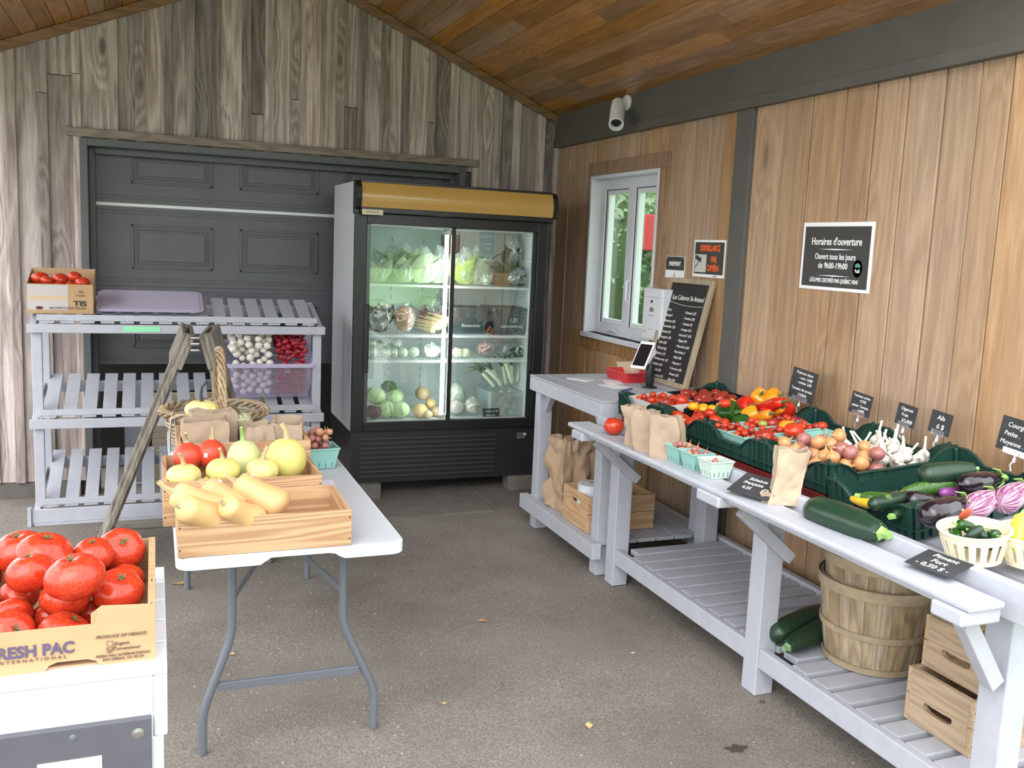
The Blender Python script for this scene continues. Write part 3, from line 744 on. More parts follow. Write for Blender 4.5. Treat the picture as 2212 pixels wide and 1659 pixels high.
def sph(name, key, fn, p, label, cat, group, seed, tilt=.5, sc=(1, 1, 1)):
    return put(key, fn, name, Matrix.Translation(p[:3]) @ RM(seed, tilt) @ Matrix.Scale(p[3], 4) @ Matrix.Diagonal((*sc, 1)), label, cat, group)
def seg_mesh(L, prof, R, bend=0, seg=18, lobes=0, amp=0, n=26, flat=1.0):
    pr = cat_interp(prof, n); path = [(bend*math.sin(PI*t), 0, t*L) for t, _ in pr]
    return MB().loft(path, [max(r*R, .0008) for _, r in pr], seg, lobes, amp, True, flat, up=(1, 0, 0))
P_ZUC = [(0, .05), (.012, .45), (.05, .78), (.14, .95), (.35, 1), (.7, .92), (.92, .68), (.985, .55), (1, .5)]
P_EGG = [(0, .05), (.02, .42), (.08, .76), (.2, .96), (.35, 1), (.6, .9), (.85, .62), (.96, .45), (1, .3)]
P_BUT = [(0, .1), (.015, .42), (.07, .82), (.17, 1), (.28, .97), (.42, .86), (.55, .79), (.72, .78), (.88, .78), (.95, .66), (.99, .35), (1, .15)]
P_PEP = [(0, .1), (.03, .35), (.2, .68), (.5, .9), (.8, 1), (.93, .85), (.98, .5), (1, .2)]
P_CHI = [(0, .02), (.1, .3), (.4, .75), (.75, 1), (.93, .9), (.99, .5), (1, .3)]
P_ROOT = [(0, .05), (.3, .3), (.7, .75), (.93, 1), (1, .5)]
def lv(name, label, cat, A, B, prof, R, mat, stem=None, bend=0, lobes=0, amp=0, group=None, roll=0, flat=1.0, sticker=False):
    A, B = Vector(A), Vector(B); d = B-A; L = d.length; d.normalize()
    q = Vector((0, 0, 1)).rotation_difference(d).to_matrix().to_4x4(); M = Matrix.Translation(A) @ q @ Matrix.Rotation(roll, 4, 'Z')
    o = seg_mesh(L, prof, R, bend, lobes=lobes, amp=amp, flat=flat).build(name, mat, None, smooth=True); o.matrix_world = M; tag(o, label, cat, group)
    if stem:
        SL, SR, sm, kind_ = stem; s_ = MB()
        if kind_ == 'cut': s_.loft([(0, 0, L-.004), (0, 0, L+SL*.3), (.002, 0, L+SL)], [R*.50, SR*.8, SR*.9], 10, 5, .12)
        elif kind_ == 'calyx':
            s_.loft([(0, 0, L-R*.25), (0, 0, L+SL*.25), (.004, 0, L+SL*.7), (.012, 0, L+SL)], [R*.42, SR*1.2, SR, SR*1.1], 10)
            for k in range(5):
                a = k*1.256; e = Vector((math.cos(a), math.sin(a), 0)); t = Vector((-e.y, e.x, 0))*R*.2
                p0 = Vector((0, 0, L+.001)); p1 = e*R*.62+Vector((0, 0, L-R*.30)); p2 = e*R*.9+Vector((0, 0, L-R*.95-.004))
                up = Vector((0, 0, .004)); s_.add([p0-t, p0+t, p1+t*1.1, p2, p1-t*1.1, p0-t+up, p0+t+up, p1+t*1.1+e*.004, p2+e*.003, p1-t*1.1+e*.004], [(0, 1, 2, 4), (4, 2, 3), (5, 9, 7, 6), (9, 8, 7), (0, 5, 6, 1), (1, 6, 7, 2), (2, 7, 8, 3), (3, 8, 9, 4), (4, 9, 5, 0)])
        elif kind_ == 'woody': s_.loft([(0, 0, L-.006), (0, 0, L+SL*.2), (SL*.12, 0, L+SL*.6), (SL*.35, 0, L+SL)], [SR*1.8, SR*1.05, SR*.8, SR*1.0], 10, 5, .2)
        s_.build('stem', sm, o, smooth=(kind_ != 'calyx'))
    if sticker: box(-.006, .006, -R*prof_at(prof, .8)-.0022, -R*prof_at(prof, .8)-.001, L*.8-.006, L*.8+.006).build('sticker', WHITE, o)
    return o
def prof_at(prof, t):
    for (a, r0), (b, r1) in zip(prof[:-1], prof[1:]):
        if a <= t <= b: return r0+(r1-r0)*(t-a)/(b-a)
    return 1
ZUC = speckled('zucchini_green', (.012, .035, .018), (.05, .10, .03), 220, .35, (.6, .8))
ZUC2 = speckled('courgette_green', (.035, .10, .015), (.12, .22, .04), 160, .3, (.5, .75))
ZYEL = plain('courgette_yellow', (.80, .47, .02), .35, var=.08)
EGG = plain('aubergine_black', (.012, .006, .012), .12, coat=.5)
EGGS = striped('aubergine_striped', (.22, .035, .14), (.75, .58, .66), 26, .25, .5, (.46, .62))
LIME = plain('fresh_green', (.27, .45, .12), .6, var=.15, vs=30)
BUTT = plain('butternut_skin', (.66, .42, .18), .45, var=.06, vs=12)
BUTT2 = plain('butternut_deep', (.64, .36, .16), .45, var=.06, vs=12)
SQY = plain('squash_yellow', (.66, .57, .17), .45, var=.06, vs=14)
SQP = plain('squash_cream', (.64, .55, .21), .45, var=.08, vs=14)
SQG = plain('squash_pale_green', (.50, .54, .25), .45, var=.06, vs=14)
KURI = plain('kuri_orange', (.62, .06, .03), .4, var=.1, vs=14)
ONI = striped('onion_gold', (.48, .20, .07), (.62, .34, .15), 20, .35)
ONR = striped('onion_pink', (.27, .075, .08), (.44, .19, .16), 20, .35)
GARL = plain('garlic_white', (.62, .59, .53), .7, var=.06, vs=40)
TURN = plain('turnip_white', (.80, .78, .68), .4, var=.04, vs=30)
RAD = plain('radish_red', (.36, .016, .035), .3, var=.15, vs=30)
LEAFG = plain('leaf_green', (.06, .14, .03), .6, var=.3, vs=30)
LEAFD = plain('leaf_dark', (.025, .045, .02), .6, var=.3, vs=30)
PEPG = plain('pepper_green', (.015, .07, .01), .12, var=.2, vs=12)
PEPR = plain('pepper_red', (.55, .02, .01), .15)
PEPO = plain('pepper_orange', (.85, .27, .015), .18)
tomk = lambda i: ('tomato%d' % i, k_round(TOM, (5, 7, 4)[i], (.03, .045, .02)[i], (.84, .78, .88)[i], .17, .06, seed=i))
# ---- nearest tomato box
B0 = (-.395, 1.79, .80)
fb = thing('tomato_box', 'open cardboard produce box of big red tomatoes on the white stand, nearest the camera', 'box', B0)
BW, BD, BH, t = .392, .415, .108, .006
bgx = orient((0, 0, 0), (1, 0, 0), (0, 0, 1))
def fpoly(pts, y0, y1): mb = MB(); mb.prism([(x, y0, z) for x, z in pts], (0, y1-y0, 0)); return mb
tw, hz = .098, BH-.028
fr = []
outl = [(0, 0), (.045, 0), (.05, .010), (.062, .015), (.10, .015), (.112, .010), (.118, 0), (.205, 0), (.212, .010), (.225, .015), (.275, .015), (.29, .010), (.296, 0), (BW, 0), (BW, BH), (BW-tw, BH-.004), (BW-tw-.006, hz), (tw+.006, hz), (tw, BH-.004), (0, BH)]
fpoly(outl, 0, t).build('front_panel', CARD, fb); fpoly(outl, BD-t, BD).build('back_panel', CARD, fb)
fpoly([(BW-tw-.012, .06), (BW-.008, .06), (BW-.008, BH-.001), (BW-tw+.006, BH+.004), (BW-tw-.012, BH-.01)], t, t+.004).build('front_flap', CARDIN, fb)
for x0 in (-.0, BW-.012):
    mb = MB()
    mb.box(x0, x0+.004, t, BD-t, .0, BH+.002).box(x0+.008, x0+.012, t, BD-t, .0, BH+.002)
    mb.box(x0+.004, x0+.008, t, BD-t, BH-.012, BH-.004); k = 40
    for i in range(k): 
        if i in (11, 12, 27, 28): continue
        yy = t+.004+i*(BD-2*t-.008)/k; mb.box(x0-.0008, x0+.0128, yy, yy+.0055, BH-.003+random.uniform(0, .003), BH+.0045+random.uniform(0, .003))
    mb.build('side_panel', CARD, fb)
    mb = MB()
    for c in (.13, .30): mb.box(x0+.0122, x0+.0131, c, c+.024, BH-.035, BH-.004)
    mb.build('slot', BLACKM, fb)
for y0 in (t, BD-t-.08):
    box(BW-tw if 0 else .0125, .1, (t if y0 < .1 else BD-t-.004), (t+.004 if y0 < .1 else BD-t), .02, BH).build('corner_flap', CARDIN, fb)
box(.004, BW-.012, t, BD-t, .0, .004).build('bottom', CARDIN, fb)
INKP = plain('purple_ink', (.10, .075, .14), .8); INKB = plain('brown_ink', (.14, .09, .07), .8)
lt = bpy.data.objects.new('printing', None); COL.objects.link(lt); lt.parent = fb; lt.matrix_local = orient((0, -.0006, 0), (1, 0, 0), (0, 0, 1))
def pxl(px, py): q = at(px, py, 'y', 1.79); return q.x-B0[0], q.z-B0[2]
x, z = pxl(46, 1420); text('FRESH PAC', .030, INKP, lt, x+.017, z+.009, bold=.0010, sx=.94)
x, z = pxl(52, 1434); text('I N T E R N A T I O N A L', .0085, INKB, lt, x+.012, z+.0055, sx=1.2)
x, z = pxl(262, 1376); text('PRODUCE OF MEXICO', .0085, INKB, lt, x, z+.004, shear=.2)
x, z = pxl(262, 1393); text('Organic', .0085, INKB, lt, x, z+.004, shear=.2)
x, z = pxl(273, 1403); text('Conventional', .0085, INKB, lt, x, z+.004, shear=.2)
x, z = pxl(266, 1417); text('FRESH PAC INTERNATIONAL', .0072, INKB, lt, x, z+.004, shear=.2)
x, z = pxl(266, 1425); text('SAN DIEGO, CA 92154', .0072, INKB, lt, x, z+.004, shear=.2)
for (px, py), tick in (((237, 1394), 0), ((237, 1408), 1)):
    x, z = pxl(px, py); z += .004; mb = MB(); s_ = .005
    for q in ((-s_, s_, -s_, -s_+.0007), (-s_, s_, s_-.0007, s_), (-s_, -s_+.0007, -s_, s_), (s_-.0007, s_, -s_, s_)): mb.box(x+q[0], x+q[1], z+q[2], z+q[3], .0004, .001)
    if tick: mb.bar((x-.003, z+.003, .001), (x, z-.004, .001), .0016, .0006, (0, 0, 1)).bar((x, z-.004, .001), (x+.011, z+.010, .001), .0016, .0006, (0, 0, 1))
    mb.build('check_box', INKB, lt)
TL = [(60, 1198, 47, .90, 1), (73, 1226, 50, .905, 0), (181, 1201, 37, .92, 2), (281, 1212, 44, .87, 1), (298, 1248, 34, .865, 0), (90, 1264, 43, .905, 0), (156, 1283, 54, .915, 1), (213, 1266, 31, .885, 2), (262, 1264, 36, .865, 2),
      (268, 1306, 48, .862, 1), (206, 1342, 46, .855, 0), (137, 1374, 50, .853, 1), (97, 1345, 44, .855, 0), (45, 1326, 41, .86, 1), (25, 1284, 36, .87, 0), (30, 1380, 48, .855, 2), (-22, 1310, 36, .87, 1), (-8, 1232, 32, .88, 0), (222, 1214, 27, .86, 1), (122, 1218, 28, .86, 2), (175, 1240, 28, .85, 0), (-40, 1380, 40, .855, 0)]
PP = []
for px, py, rp, z, kk in TL:
    q = at(px, py, 'z', z); r = rp*(q-EYE).length/FPX; PP.append([q.x, q.y, q.z, r, kk])
def keepb(p):
    p[0] = min(max(p[0], -.383+p[3]), -.020-p[3]*1.02); p[1] = min(max(p[1], 1.797+p[3]), 2.198-p[3]*1.02); p[2] = max(p[2], .806+p[3]*.78)
for x, y in ((-.33, 1.85), (-.20, 1.92), (-.10, 1.95), (-.30, 2.0), (-.18, 2.1)): PP.append([x, y, .838, .037, 1])
PP = relax(PP, 60, .975, .86, keepb)
TLAB = {2: 'single smaller tomato standing highest at the back of the nearest box', 6: 'biggest tomato of the nearest box, front and centre with a brown star stem', 0: 'tomato at the far left of the nearest box, behind the second one', 5: 'upright tomato left of the biggest one in the nearest box', 3: 'tomato in the far right corner of the nearest box', 4: 'small tomato against the right side of the nearest box', 1: 'wide ribbed tomato between the far left one and the upright one'}
for i, p in enumerate(PP):
    k_, fn = tomk(p[4]); up = i in (0, 1, 2, 5, 6, 7)
    M = Matrix.Translation(p[:3]) @ (RM(i, .25) if up else RM(i+40, 1.1)) @ Matrix.Scale(p[3], 4)
    put(k_, fn, 'tomato', M, TLAB.get(i, 'big ripe red tomato packed in the nearest cardboard box'), 'tomato', 'tomatoes in the nearest box')
# loose tomato on the ledge
q = at(1326, 919, 'z', .805+.042); sph('tomato', *tomk(2), (q.x, q.y, .805+.039, .046), 'single red tomato lying alone at the far end of the bench ledge', 'tomato', None, 3, .2)
# ---- box with tomatoes on the rack
tb = thing('tomato_box', 'small cardboard box of tomatoes on the top left of the slatted rack', 'box', M=TR(-.625, 5.525, 1.142, ry=0, rx=.0))
w, d, h = .32, .25, .158
mb = MB(); mb.box(0, w, 0, .004, 0, h).build('front_panel', CARD, tb); box(0, w, d-.004, d, .0, h+.075).build('back_panel', CARDIN, tb)
for x0 in (0, w-.004):
    mb = MB(); mb.prism([(x0, .004, 0), (x0, d-.004, 0), (x0, d-.004, h+.07), (x0, .004, h+.0)], (.004, 0, 0)); mb.build('side_panel', CARD, tb)
box(.004, w-.004, .004, d-.004, 0, .004).build('bottom', CARD, tb)
box(.004, w*.62, -.0012, -.0002, h*.12, h*.97).build('printed_panel', plain('box_grey_print', (.50, .46, .46), .7), tb)
box(.012, w*.62, -.0016, -.0010, h*.46, h*.60).build('printed_band', plain('box_tan_print', (.58, .42, .28), .7), tb)
lt = bpy.data.objects.new('printing', None); COL.objects.link(lt); lt.parent = tb; lt.matrix_local = orient((0, -.0018, 0), (1, 0, 0), (0, 0, 1))
text('TIS', .036, plain('dark_ink', (.05, .035, .03), .8), lt, .255, .055, bold=.0012, sx=1.35)
text('BIOPROTECTION', .018, INKB, lt, .195, .030, sx=1.25)
text('bio', .02, INKB, lt, .26, .12, shear=.3); text('tomate', .016, INKB, lt, .255, .10, shear=.3)
mb = MB(); mb.lathe([(.001, 0), (.018, .0), (.018, .0006), (.001, .0008)], 18, M=Matrix.Translation((.06, .03, 0)) @ Matrix.Diagonal((1, .5, 1, 1))); mb.build('printed_leaf_mark', plain('wine_ink', (.10, .03, .04), .8), lt)
pts = [(82, 602, .045), (106, 609, .033), (132, 605, .040), (160, 600, .038), (172, 611, .038), (128, 617, .036), (150, 618, .03)]
PQ = []
for i, (px, py, r) in enumerate(pts):
    y = 5.60+.05*(py < 606); q = at(px, py, 'y', y); PQ.append([q.x, y, q.z, r])
for i in range(4): PQ.append([-.56+i*.07, 5.66, 1.20, .037]); PQ.append([-.57+i*.07, 5.6, 1.18, .035])
def kt(p): p[0] = min(max(p[0], -.618+p[3]), -.313-p[3]); p[1] = min(max(p[1], 5.541+p[3]), 5.779-p[3]); p[2] = max(p[2], 1.134+p[3]*.8)
for i, p in enumerate(relax(PQ, 40, .95, .9, kt)): sph('tomato', *tomk(i % 3), p, 'red tomato in the small cardboard box on top of the slatted rack', 'tomato', 'tomatoes in the rack box', i+70, .5)
# ---- lilac lid
M = orient(at(206, 679, 'y', 5.53)+Vector((0, 0, .016)), (1, 0, 0), (0, .38, .105)); mb = MB(); P = rrect(0, .56, 0, .36, .05)
mb.prism([(x, y, 0) for x, y in P], (0, 0, .004)); P3 = rrect(.02, .54, .02, .34, .04); mb.prism([(x, y, .004) for x, y in P3], (0, 0, .003))
o = mb.build('bin_lid', plain('lilac_lid', (.50, .47, .62), .35), None, bevel=.002); o.matrix_world = M; tag(o, 'flat translucent lilac bin lid lying on the top tier of the rack', 'lid')
# ---- bin of turnips and radishes on the middle tier
bx0, bx1, by0, by1, bz0, bz1 = .368, .885, 5.545, 5.86, .668, .868
mtier = lambda y: .592+.36*(y-5.47)+.012
bn = thing('storage_bin', 'translucent lilac bin of white turnips and red radishes on the middle tier', 'bin', M=orient((bx0, by0-.0, .658), (1, 0, 0), (0, 1, .345)))
Wb, Db, Hb = .50, .33, .225
mb = MB(); vs = []
for q, z in ((.93, .003), (1, Hb-.012)):
    for sx, sy in ((-1, -1), (1, -1), (1, 1), (-1, 1)): vs.append((Wb/2+sx*Wb/2*q, Db/2+sy*Db/2*q, z))
mb.add(vs, [(i, (i+1) % 4, 4+(i+1) % 4, 4+i) for i in range(4)]+[(3, 2, 1, 0)]); o = mb.build('body', BINF, bn)
mb = MB(); P = rrect(-.012, Wb+.012, -.012, Db+.012, .03); P_in = rrect(.006, Wb-.006, .006, Db-.006, .025)
n = len(P); vs = [(x, y, z) for z in (Hb-.018, Hb) for x, y in P]+[(x, y, z) for z in (Hb-.018, Hb) for x, y in P_in]
mb.add(vs, [f for i in range(n) for j in ((i+1) % n,) for f in ((i, j, n+j, n+i), (n+i, n+j, 3*n+j, 3*n+i), (3*n+i, 3*n+j, 2*n+j, 2*n+i), (2*n+i, 2*n+j, j, i))]); mb.build('rim', plain('lilac_rim', (.62, .58, .80), .3), bn)
tx = bpy.data.objects.new('marker_note', None); COL.objects.link(tx); tx.parent = bn; tx.matrix_local = orient((0, .004, 0), (1, 0, 0), (0, .06, 1))
text('Navet', .018, INKB, tx, .16, Hb-.035, shear=.3); text('3', .03, INKB, tx, .16, Hb-.06, shear=.3); text('Radis', .018, CHALK, tx, .35, Hb-.035, z=-.0, shear=.3); text('3,00', .018, CHALK, tx, .35, Hb-.055, shear=.3)
BM = bn.matrix_world.copy()
def k_turnip(mat, tail=.9, tm=None):
    def f():
        mb = MB().lathe([(.004, -1), (.12, -.97), (.45, -.83), (.8, -.5), (.97, -.1), (.98, .2), (.82, .6), (.5, .86), (.2, .95), (.004, .93)], 18)
        s_ = MB().loft([(0, 0, -.9), (.05, 0, -1.2), (.25, .1, -1.6), (.7, .3, -1.9), (1.0, .3, -2.3)], [.16, .07, .045, .03, .015], 6)
        g = MB(); g.tube([(0, 0, .85), (.05, 0, 1.05), (.15, .1, 1.25)], .10, 6).tube([(.1, 0, .85), (.25, .1, 1.1)], .06, 6)
        return [('body', mb.mesh('turnip_body', mat, True)), ('root_tail', s_.mesh('root_tail', tm or mat), []), ('leaf_stub', g.mesh('leaf_stub', LEAFG), [])]
    return f
def pile_local(n, x0, x1, y0, y1, z0, r0, r1, seed, zmax):
    return drop(int(n*.42), x0, x1, y0, y0+.052, lambda x, y: z0, r0, r1, seed, 26, .98, .215)+drop(int(n*.58), x0, x1, y0+.02, y1, lambda x, y: .20+.05*min(1, (y-y0)/.15)-.04*abs((x-x0)/(x1-x0)-.55), r0, r1, seed+50, 16, .98, .40)
for xx0, xx1, key, mat, n, nm, lab in ((.025, .28, 'turnip', TURN, 150, 'turnip', 'small round white turnip in the lilac bin on the rack'), (.285, .475, 'radish', RAD, 150, 'radish', 'small red radish in the lilac bin on the rack')):
    r0, r1 = (.018, .023) if key == 'turnip' else (.0155, .019)
    for i, p in enumerate(pile_local(n, xx0, xx1, .02, .31, .006, r0, r1, 5 if key == 'turnip' else 6, .33)):
        M = BM @ Matrix.Translation(p[:3]) @ Matrix.Rotation(random.Random(i).uniform(-.6, .6)-1.9, 4, 'X') @ Matrix.Rotation(random.Random(i+9).uniform(-.9, .9), 4, 'Y') @ Matrix.Scale(p[3], 4)
        put(key, k_turnip(mat, tm=plain('radish_tail', (.72, .35, .35), .5) if key == 'radish' else None), nm, M, lab, nm, nm+'s in the lilac bin')
def leafy(name, M, n, L, w, mat, parent=None, seed=0, spread=.6):
    rnd = random.Random(seed); mb = MB()
    for i in range(n):
        a = rnd.uniform(0, 6.28); s_ = rnd.uniform(.1, spread); b = Vector((rnd.uniform(-1, 1)*w, rnd.uniform(-1, 1)*w, 0)); d = Vector((math.cos(a)*s_, math.sin(a)*s_, 1)).normalized(); sd = d.cross(Vector((0, 1, .3))).normalized(); LL = L*rnd.uniform(.6, 1); ww = LL*rnd.uniform(.18, .3)
        pts = []
        for k in range(6):
            t = k/5; c = b+d*LL*t+Vector((math.cos(a), math.sin(a), -.4))*LL*.35*t*t; q = ww*math.sin(PI*min(1, .12+t*.95))**.8; z = noise.noise(Vector((i, k, 0)))*ww*.4
            pts.append((c-sd*q+Vector((0, 0, z)), c+Vector((0, 0, -q*.3)), c+sd*q-Vector((0, 0, z))))
        vs = [v for p in pts for v in p]; mb.add(vs, [f for k in range(5) for f in ((3*k, 3*k+1, 3*k+4, 3*k+3), (3*k+1, 3*k+2, 3*k+5, 3*k+4))])
    o = mb.build(name, mat, parent, smooth=True)
    if parent: o.matrix_local = M
    else: o.matrix_world = M
    return o
o = leafy('radish_greens', BM @ TR(.37, .30, .285), 30, .11, .08, LEAFG, None, 2, .9); tag(o, 'tuft of green radish leaves behind the radishes in the lilac bin', 'leaves')
# ---- crates, squashes and bags on the folding table
c1 = wood_crate('wooden_crate', 'front wooden crate on the folding table, holding butternut squashes', TR(.055, 2.655, .701), .485, .30, .108, CRX, CRY)
c2 = wood_crate('wooden_crate', 'middle wooden crate on the folding table, holding pale round squashes', TR(.02, 2.962, .701), .483, .375, .140, CRX, CRY)
c3 = wood_crate('wooden_crate', 'rear wooden crate on the folding table, holding paper bags and gourds', TR(.07, 3.345, .701), .455, .33, .175, CRX, CRY)
for (bx, by), (ax_, ay), zb, za, R, mt, lab, st in (
    ((372, 1062), (505, 1122), .872, .775, .052, BUTT, 'butternut squash at the back left of the front crate, its bent stem overhanging the edge', .045),
    ((388, 1094), (510, 1132), .855, .765, .050, BUTT, 'butternut squash nearest the front left corner of the front crate', .012),
    ((440, 1045), (525, 1106), .875, .785, .047, BUTT2, 'butternut squash in the middle of the front crate, behind the short one', .016),
    ((484, 1088), (560, 1132), .855, .765, .045, BUTT, 'short butternut squash lying in front at the middle of the front crate', .014),
    ((509, 1040), (618, 1104), .872, .790, .054, BUTT2, 'largest butternut squash, rightmost in the front crate', .04),
    ((500, 1092), (575, 1112), .80, .765, .034, BUTT, 'butternut squash mostly hidden under the others in the front crate', .01)):
    lv('butternut_squash', lab, 'squash', at(ax_, ay, 'z', za), at(bx, by, 'z', zb), P_BUT, R, mt, (st, .0065, STEMT, 'woody'), roll=1.2, sticker=(mt is BUTT2), group='butternut squashes in the front crate')
def k_squash(mat, prof, lobes, amp, stemh, sm=STEMT, tilt=.3):
    def f():
        mb = MB().lathe(prof, 40, lobes, amp); zt = max(z for _, z in prof)
        s_ = MB().loft([(0, 0, zt-.12), (0, 0, zt+.10), (tilt*.3, 0, zt+stemh*.55), (tilt, .05, zt+stemh)], [.22, .12, .085, .10], 12, 5, .25)
        return [('body', mb.mesh('squash_body', mat, True)), ('stem', s_.mesh('stem', sm, True), [])]
    return f
def ell(a, n=14, pw=1.0, shoulder=0): return [(max(.004, math.sin(PI*i/n)**pw), -math.cos(PI*i/n)*a-(shoulder*math.exp(-(math.sin(PI*i/n)/.3)**2) if i > n/2 else 0)) for i in range(n+1)]
for px, py, y, r, key, args, lab in (
    (397, 1027, 3.02, .052, 'sq1', (SQP, ell(.72, 16, .9, .12), 8, .02, .75), 'pale yellow squash at the left end of the middle crate'),
    (482, 1016, 3.03, .053, 'sq2', (SQY, ell(.78, 16, .9, .10), 8, .015, .7), 'yellow squash left of centre in the middle crate'),
    (527, 994, 3.16, .056, 'sq3', (SQG, ell(1.25, 16, .95, .05), 7, .015, .85, LIME), 'tall pale green squash in the middle crate'),
    (567, 1016, 3.03, .052, 'sq4', (SQP, ell(.78, 16, .9, .12), 9, .03, .8), 'small cream squash with a tall stem in front of the biggest one'),
    (617, 992, 3.12, .068, 'sq5', (SQY, ell(1.08, 16, .95, .06), 7, .012, .75), 'biggest yellow squash, at the right end of the middle crate'),
    (456, 980, 3.27, .050, 'sq6', (KURI, ell(.95, 16, .95, -.12), 6, .01, .6, STEMT, .6), 'orange-red squash with a white sticker in the middle crate'),
    (406, 986, 3.26, .048, 'sq7', (KURI, ell(.95, 16, .95, -.12), 6, .01, .7, STEMT, .5), 'orange-red squash in the back left corner of the middle crate')):
    q = at(px, py, 'y', y)
    o = put(key, k_squash(*args), 'squash', TR(q.x, y, q.z, rz=len(lab), s=r, rx=.06), lab, 'squash', 'squashes in the middle crate')
    if key == 'sq6': box(-.012, .012, -.0012, 0, -.016, .016).build('sticker', WHITE, o, M=Matrix.Rotation(-len(lab)-.3, 4, 'Z') @ TR(-.1, -1.01, .1) @ Matrix.Scale(9, 4))
for i in range(5): put('sq2', k_squash(SQY, ell(.78, 16, .9, .10), 8, .015, .7), 'squash', TR(.10+.08*i, 3.09+.1*(i % 2), .765, s=.045), 'squash buried under the top layer of the middle crate', 'squash', 'buried squashes in the middle crate')
q = at(440, 975, 'y', 3.44); paper_bag('open kraft paper bag standing at the left of the rear crate', TR(.165, 3.44, .722, rz=.03), .155, .10, .225, None, seed=2, crush=.004)
paper_bag('kraft paper bag tucked behind the front left one in the rear crate', TR(.20, 3.56, .722, rz=.1), .16, .085, .235, None, seed=4, crush=.005)
paper_bag('rolled-down kraft bag in the middle of the rear crate', TR(.345, 3.47, .722, rz=.1), .095, .11, .195, None, seed=6, crush=.012)
paper_bag('rolled-down kraft bag at the right end of the rear crate', TR(.455, 3.50, .722, rz=-.1), .105, .14, .20, None, seed=9, crush=.012)
paper_bag('flat-topped kraft bag holding a striped gourd in the rear crate', TR(.30, 3.60, .722, rz=-.05), .09, .07, .19, None, seed=12, crush=.006)
GOU = striped('gourd_stripes', (.72, .58, .12), (.80, .78, .42), 16, .5); GOU2 = striped('gourd_green_stripes', (.10, .16, .05), (.80, .76, .50), 16, .5)
q = at(436, 884, 'y', 3.80); o = MB().lathe(ell(.6, 16, .85, .1), 40, 10, .05).build('gourd', GOU, None, smooth=True); o.matrix_world = TR(q.x, 3.80, q.z, s=.062); tag(o, 'yellow ribbed gourd with a dark curling stem behind the paper bags', 'gourd')
MB().loft([(0, 0, .45), (-.05, 0, .9), (.0, 0, 1.4), (.25, 0, 1.75), (.55, 0, 1.72)], [.13, .1, .085, .08, .06], 8).build('stem', plain('dark_stem', (.03, .035, .04), .6), o, smooth=True)
q = at(517, 904, 'y', 3.60); o = MB().lathe(ell(.7, 16, .85, .1), 40, 10, .05).build('gourd', GOU2, None, smooth=True); o.matrix_world = TR(q.x, 3.60, q.z-.008, s=.045); tag(o, 'small cream and green striped gourd in the flat-topped bag', 'gourd')
MB().loft([(0, 0, .5), (-.2, 0, .9), (-.55, 0, 1.4)], [.2, .14, .16], 8).build('stem', plain('brown_stem', (.10, .08, .04), .7), o, smooth=True)
# wicker basket
WICK = wood('wicker', (.42, .31, .19), (.22, .15, .08), 'x', .05, .25, .6)
wk = thing('wicker_basket', 'round wicker basket with a tall twisted handle at the far end of the folding table', 'basket', (.23, 4.0, .701))
mb = MB(); rr = lambda z: .15+.045*(z/.16)
for j in range(9):
    z = .008+j*.018; mb.tube([(rr(z)*(1+.025*math.cos(k*PI/2*1.0+j*PI))*math.cos(2*PI*k/48), rr(z)*(1+.03*(1 if (k//2+j) % 2 else -1))*math.sin(2*PI*k/48), z) for k in range(49)], .0065, 6)
mb.build('woven_side', WICK, wk, smooth=True)
mb = MB()
for s_ in range(3): mb.tube([((.205+.012*math.cos(k*.9+s_*2.1))*math.cos(2*PI*k/64), (.205+.012*math.cos(k*.9+s_*2.1))*math.sin(2*PI*k/64), .175+.012*math.sin(k*.9+s_*2.1)) for k in range(65)], .008, 6)
mb.build('braided_rim', WICK, wk, smooth=True)
mb = MB()
for s_ in range(5): mb.tube([(.012*math.cos(k*.5+s_*1.26)+.02, -.20*math.cos(PI*k/40), .17+.255*math.sin(PI*k/40)+.012*math.sin(k*.5+s_*1.26)) for k in range(41)], .0065, 6)
mb.build('twisted_handle', WICK, wk, smooth=True)
MB().lathe([(.001, .002), (.148, .002), (.148, .008), (.001, .008)], 24).build('base', WICK, wk)
# shallots in a berry box
q0, q1 = at(668, 1012, 'z', .702), at(722, 1016, 'z', .702); cx, cy = (q0.x+q1.x)/2+.0, (q0.y+q1.y)/2+.055
pint('turquoise berry box of small brown shallots on the folding table', TR(cx, cy, .702, rz=.05), .13, .085, MINT)
SHA = striped('shallot_skin', (.34, .13, .08), (.60, .33, .18), 20, .35)
def k_onion(mat, stemL=.8):
    def f():
        mb = MB().lathe([(.004, -.9), (.25, -.87), (.62, -.68), (.92, -.3), (1, .05), (.9, .38), (.58, .66), (.24, .84), (.12, .98), (.09, 1.12)], 20, 7, .012)
        s_ = MB().loft([(0, 0, 1.04), (.05, 0, 1.25), (.22, .05, 1.0+stemL*.8)], [.12, .08, .03], 7, 3, .3)
        return [('body', mb.mesh('onion_body', mat, True)), ('dry_neck', s_.mesh('dry_neck', STEMT), [])]
    return f
for i, p in enumerate(drop(44, cx-.054, cx+.054, cy-.054, cy+.054, lambda x, y: .735, .013, .018, 3, 14, .95, .85)):
    sph('shallot', 'shal%d' % (i % 2), k_onion(SHA if i % 2 else ONR, 1.0), p, 'small brown shallot in the turquoise berry box on the folding table', 'shallot', 'shallots in the berry box', i, 2.2)
q = at(682, 1056, 'z', .702); o = box(0, .07, 0, .12, 0, .001).build('paper_slip', plain('lilac_paper', (.66, .66, .80), .7), None); o.matrix_world = TR(.545, q.y+.0, .7015, rz=-.05); tag(o, 'pale lilac paper slip on the folding table beside the middle crate', 'paper')
q = at(362, 1000, 'z', .70)
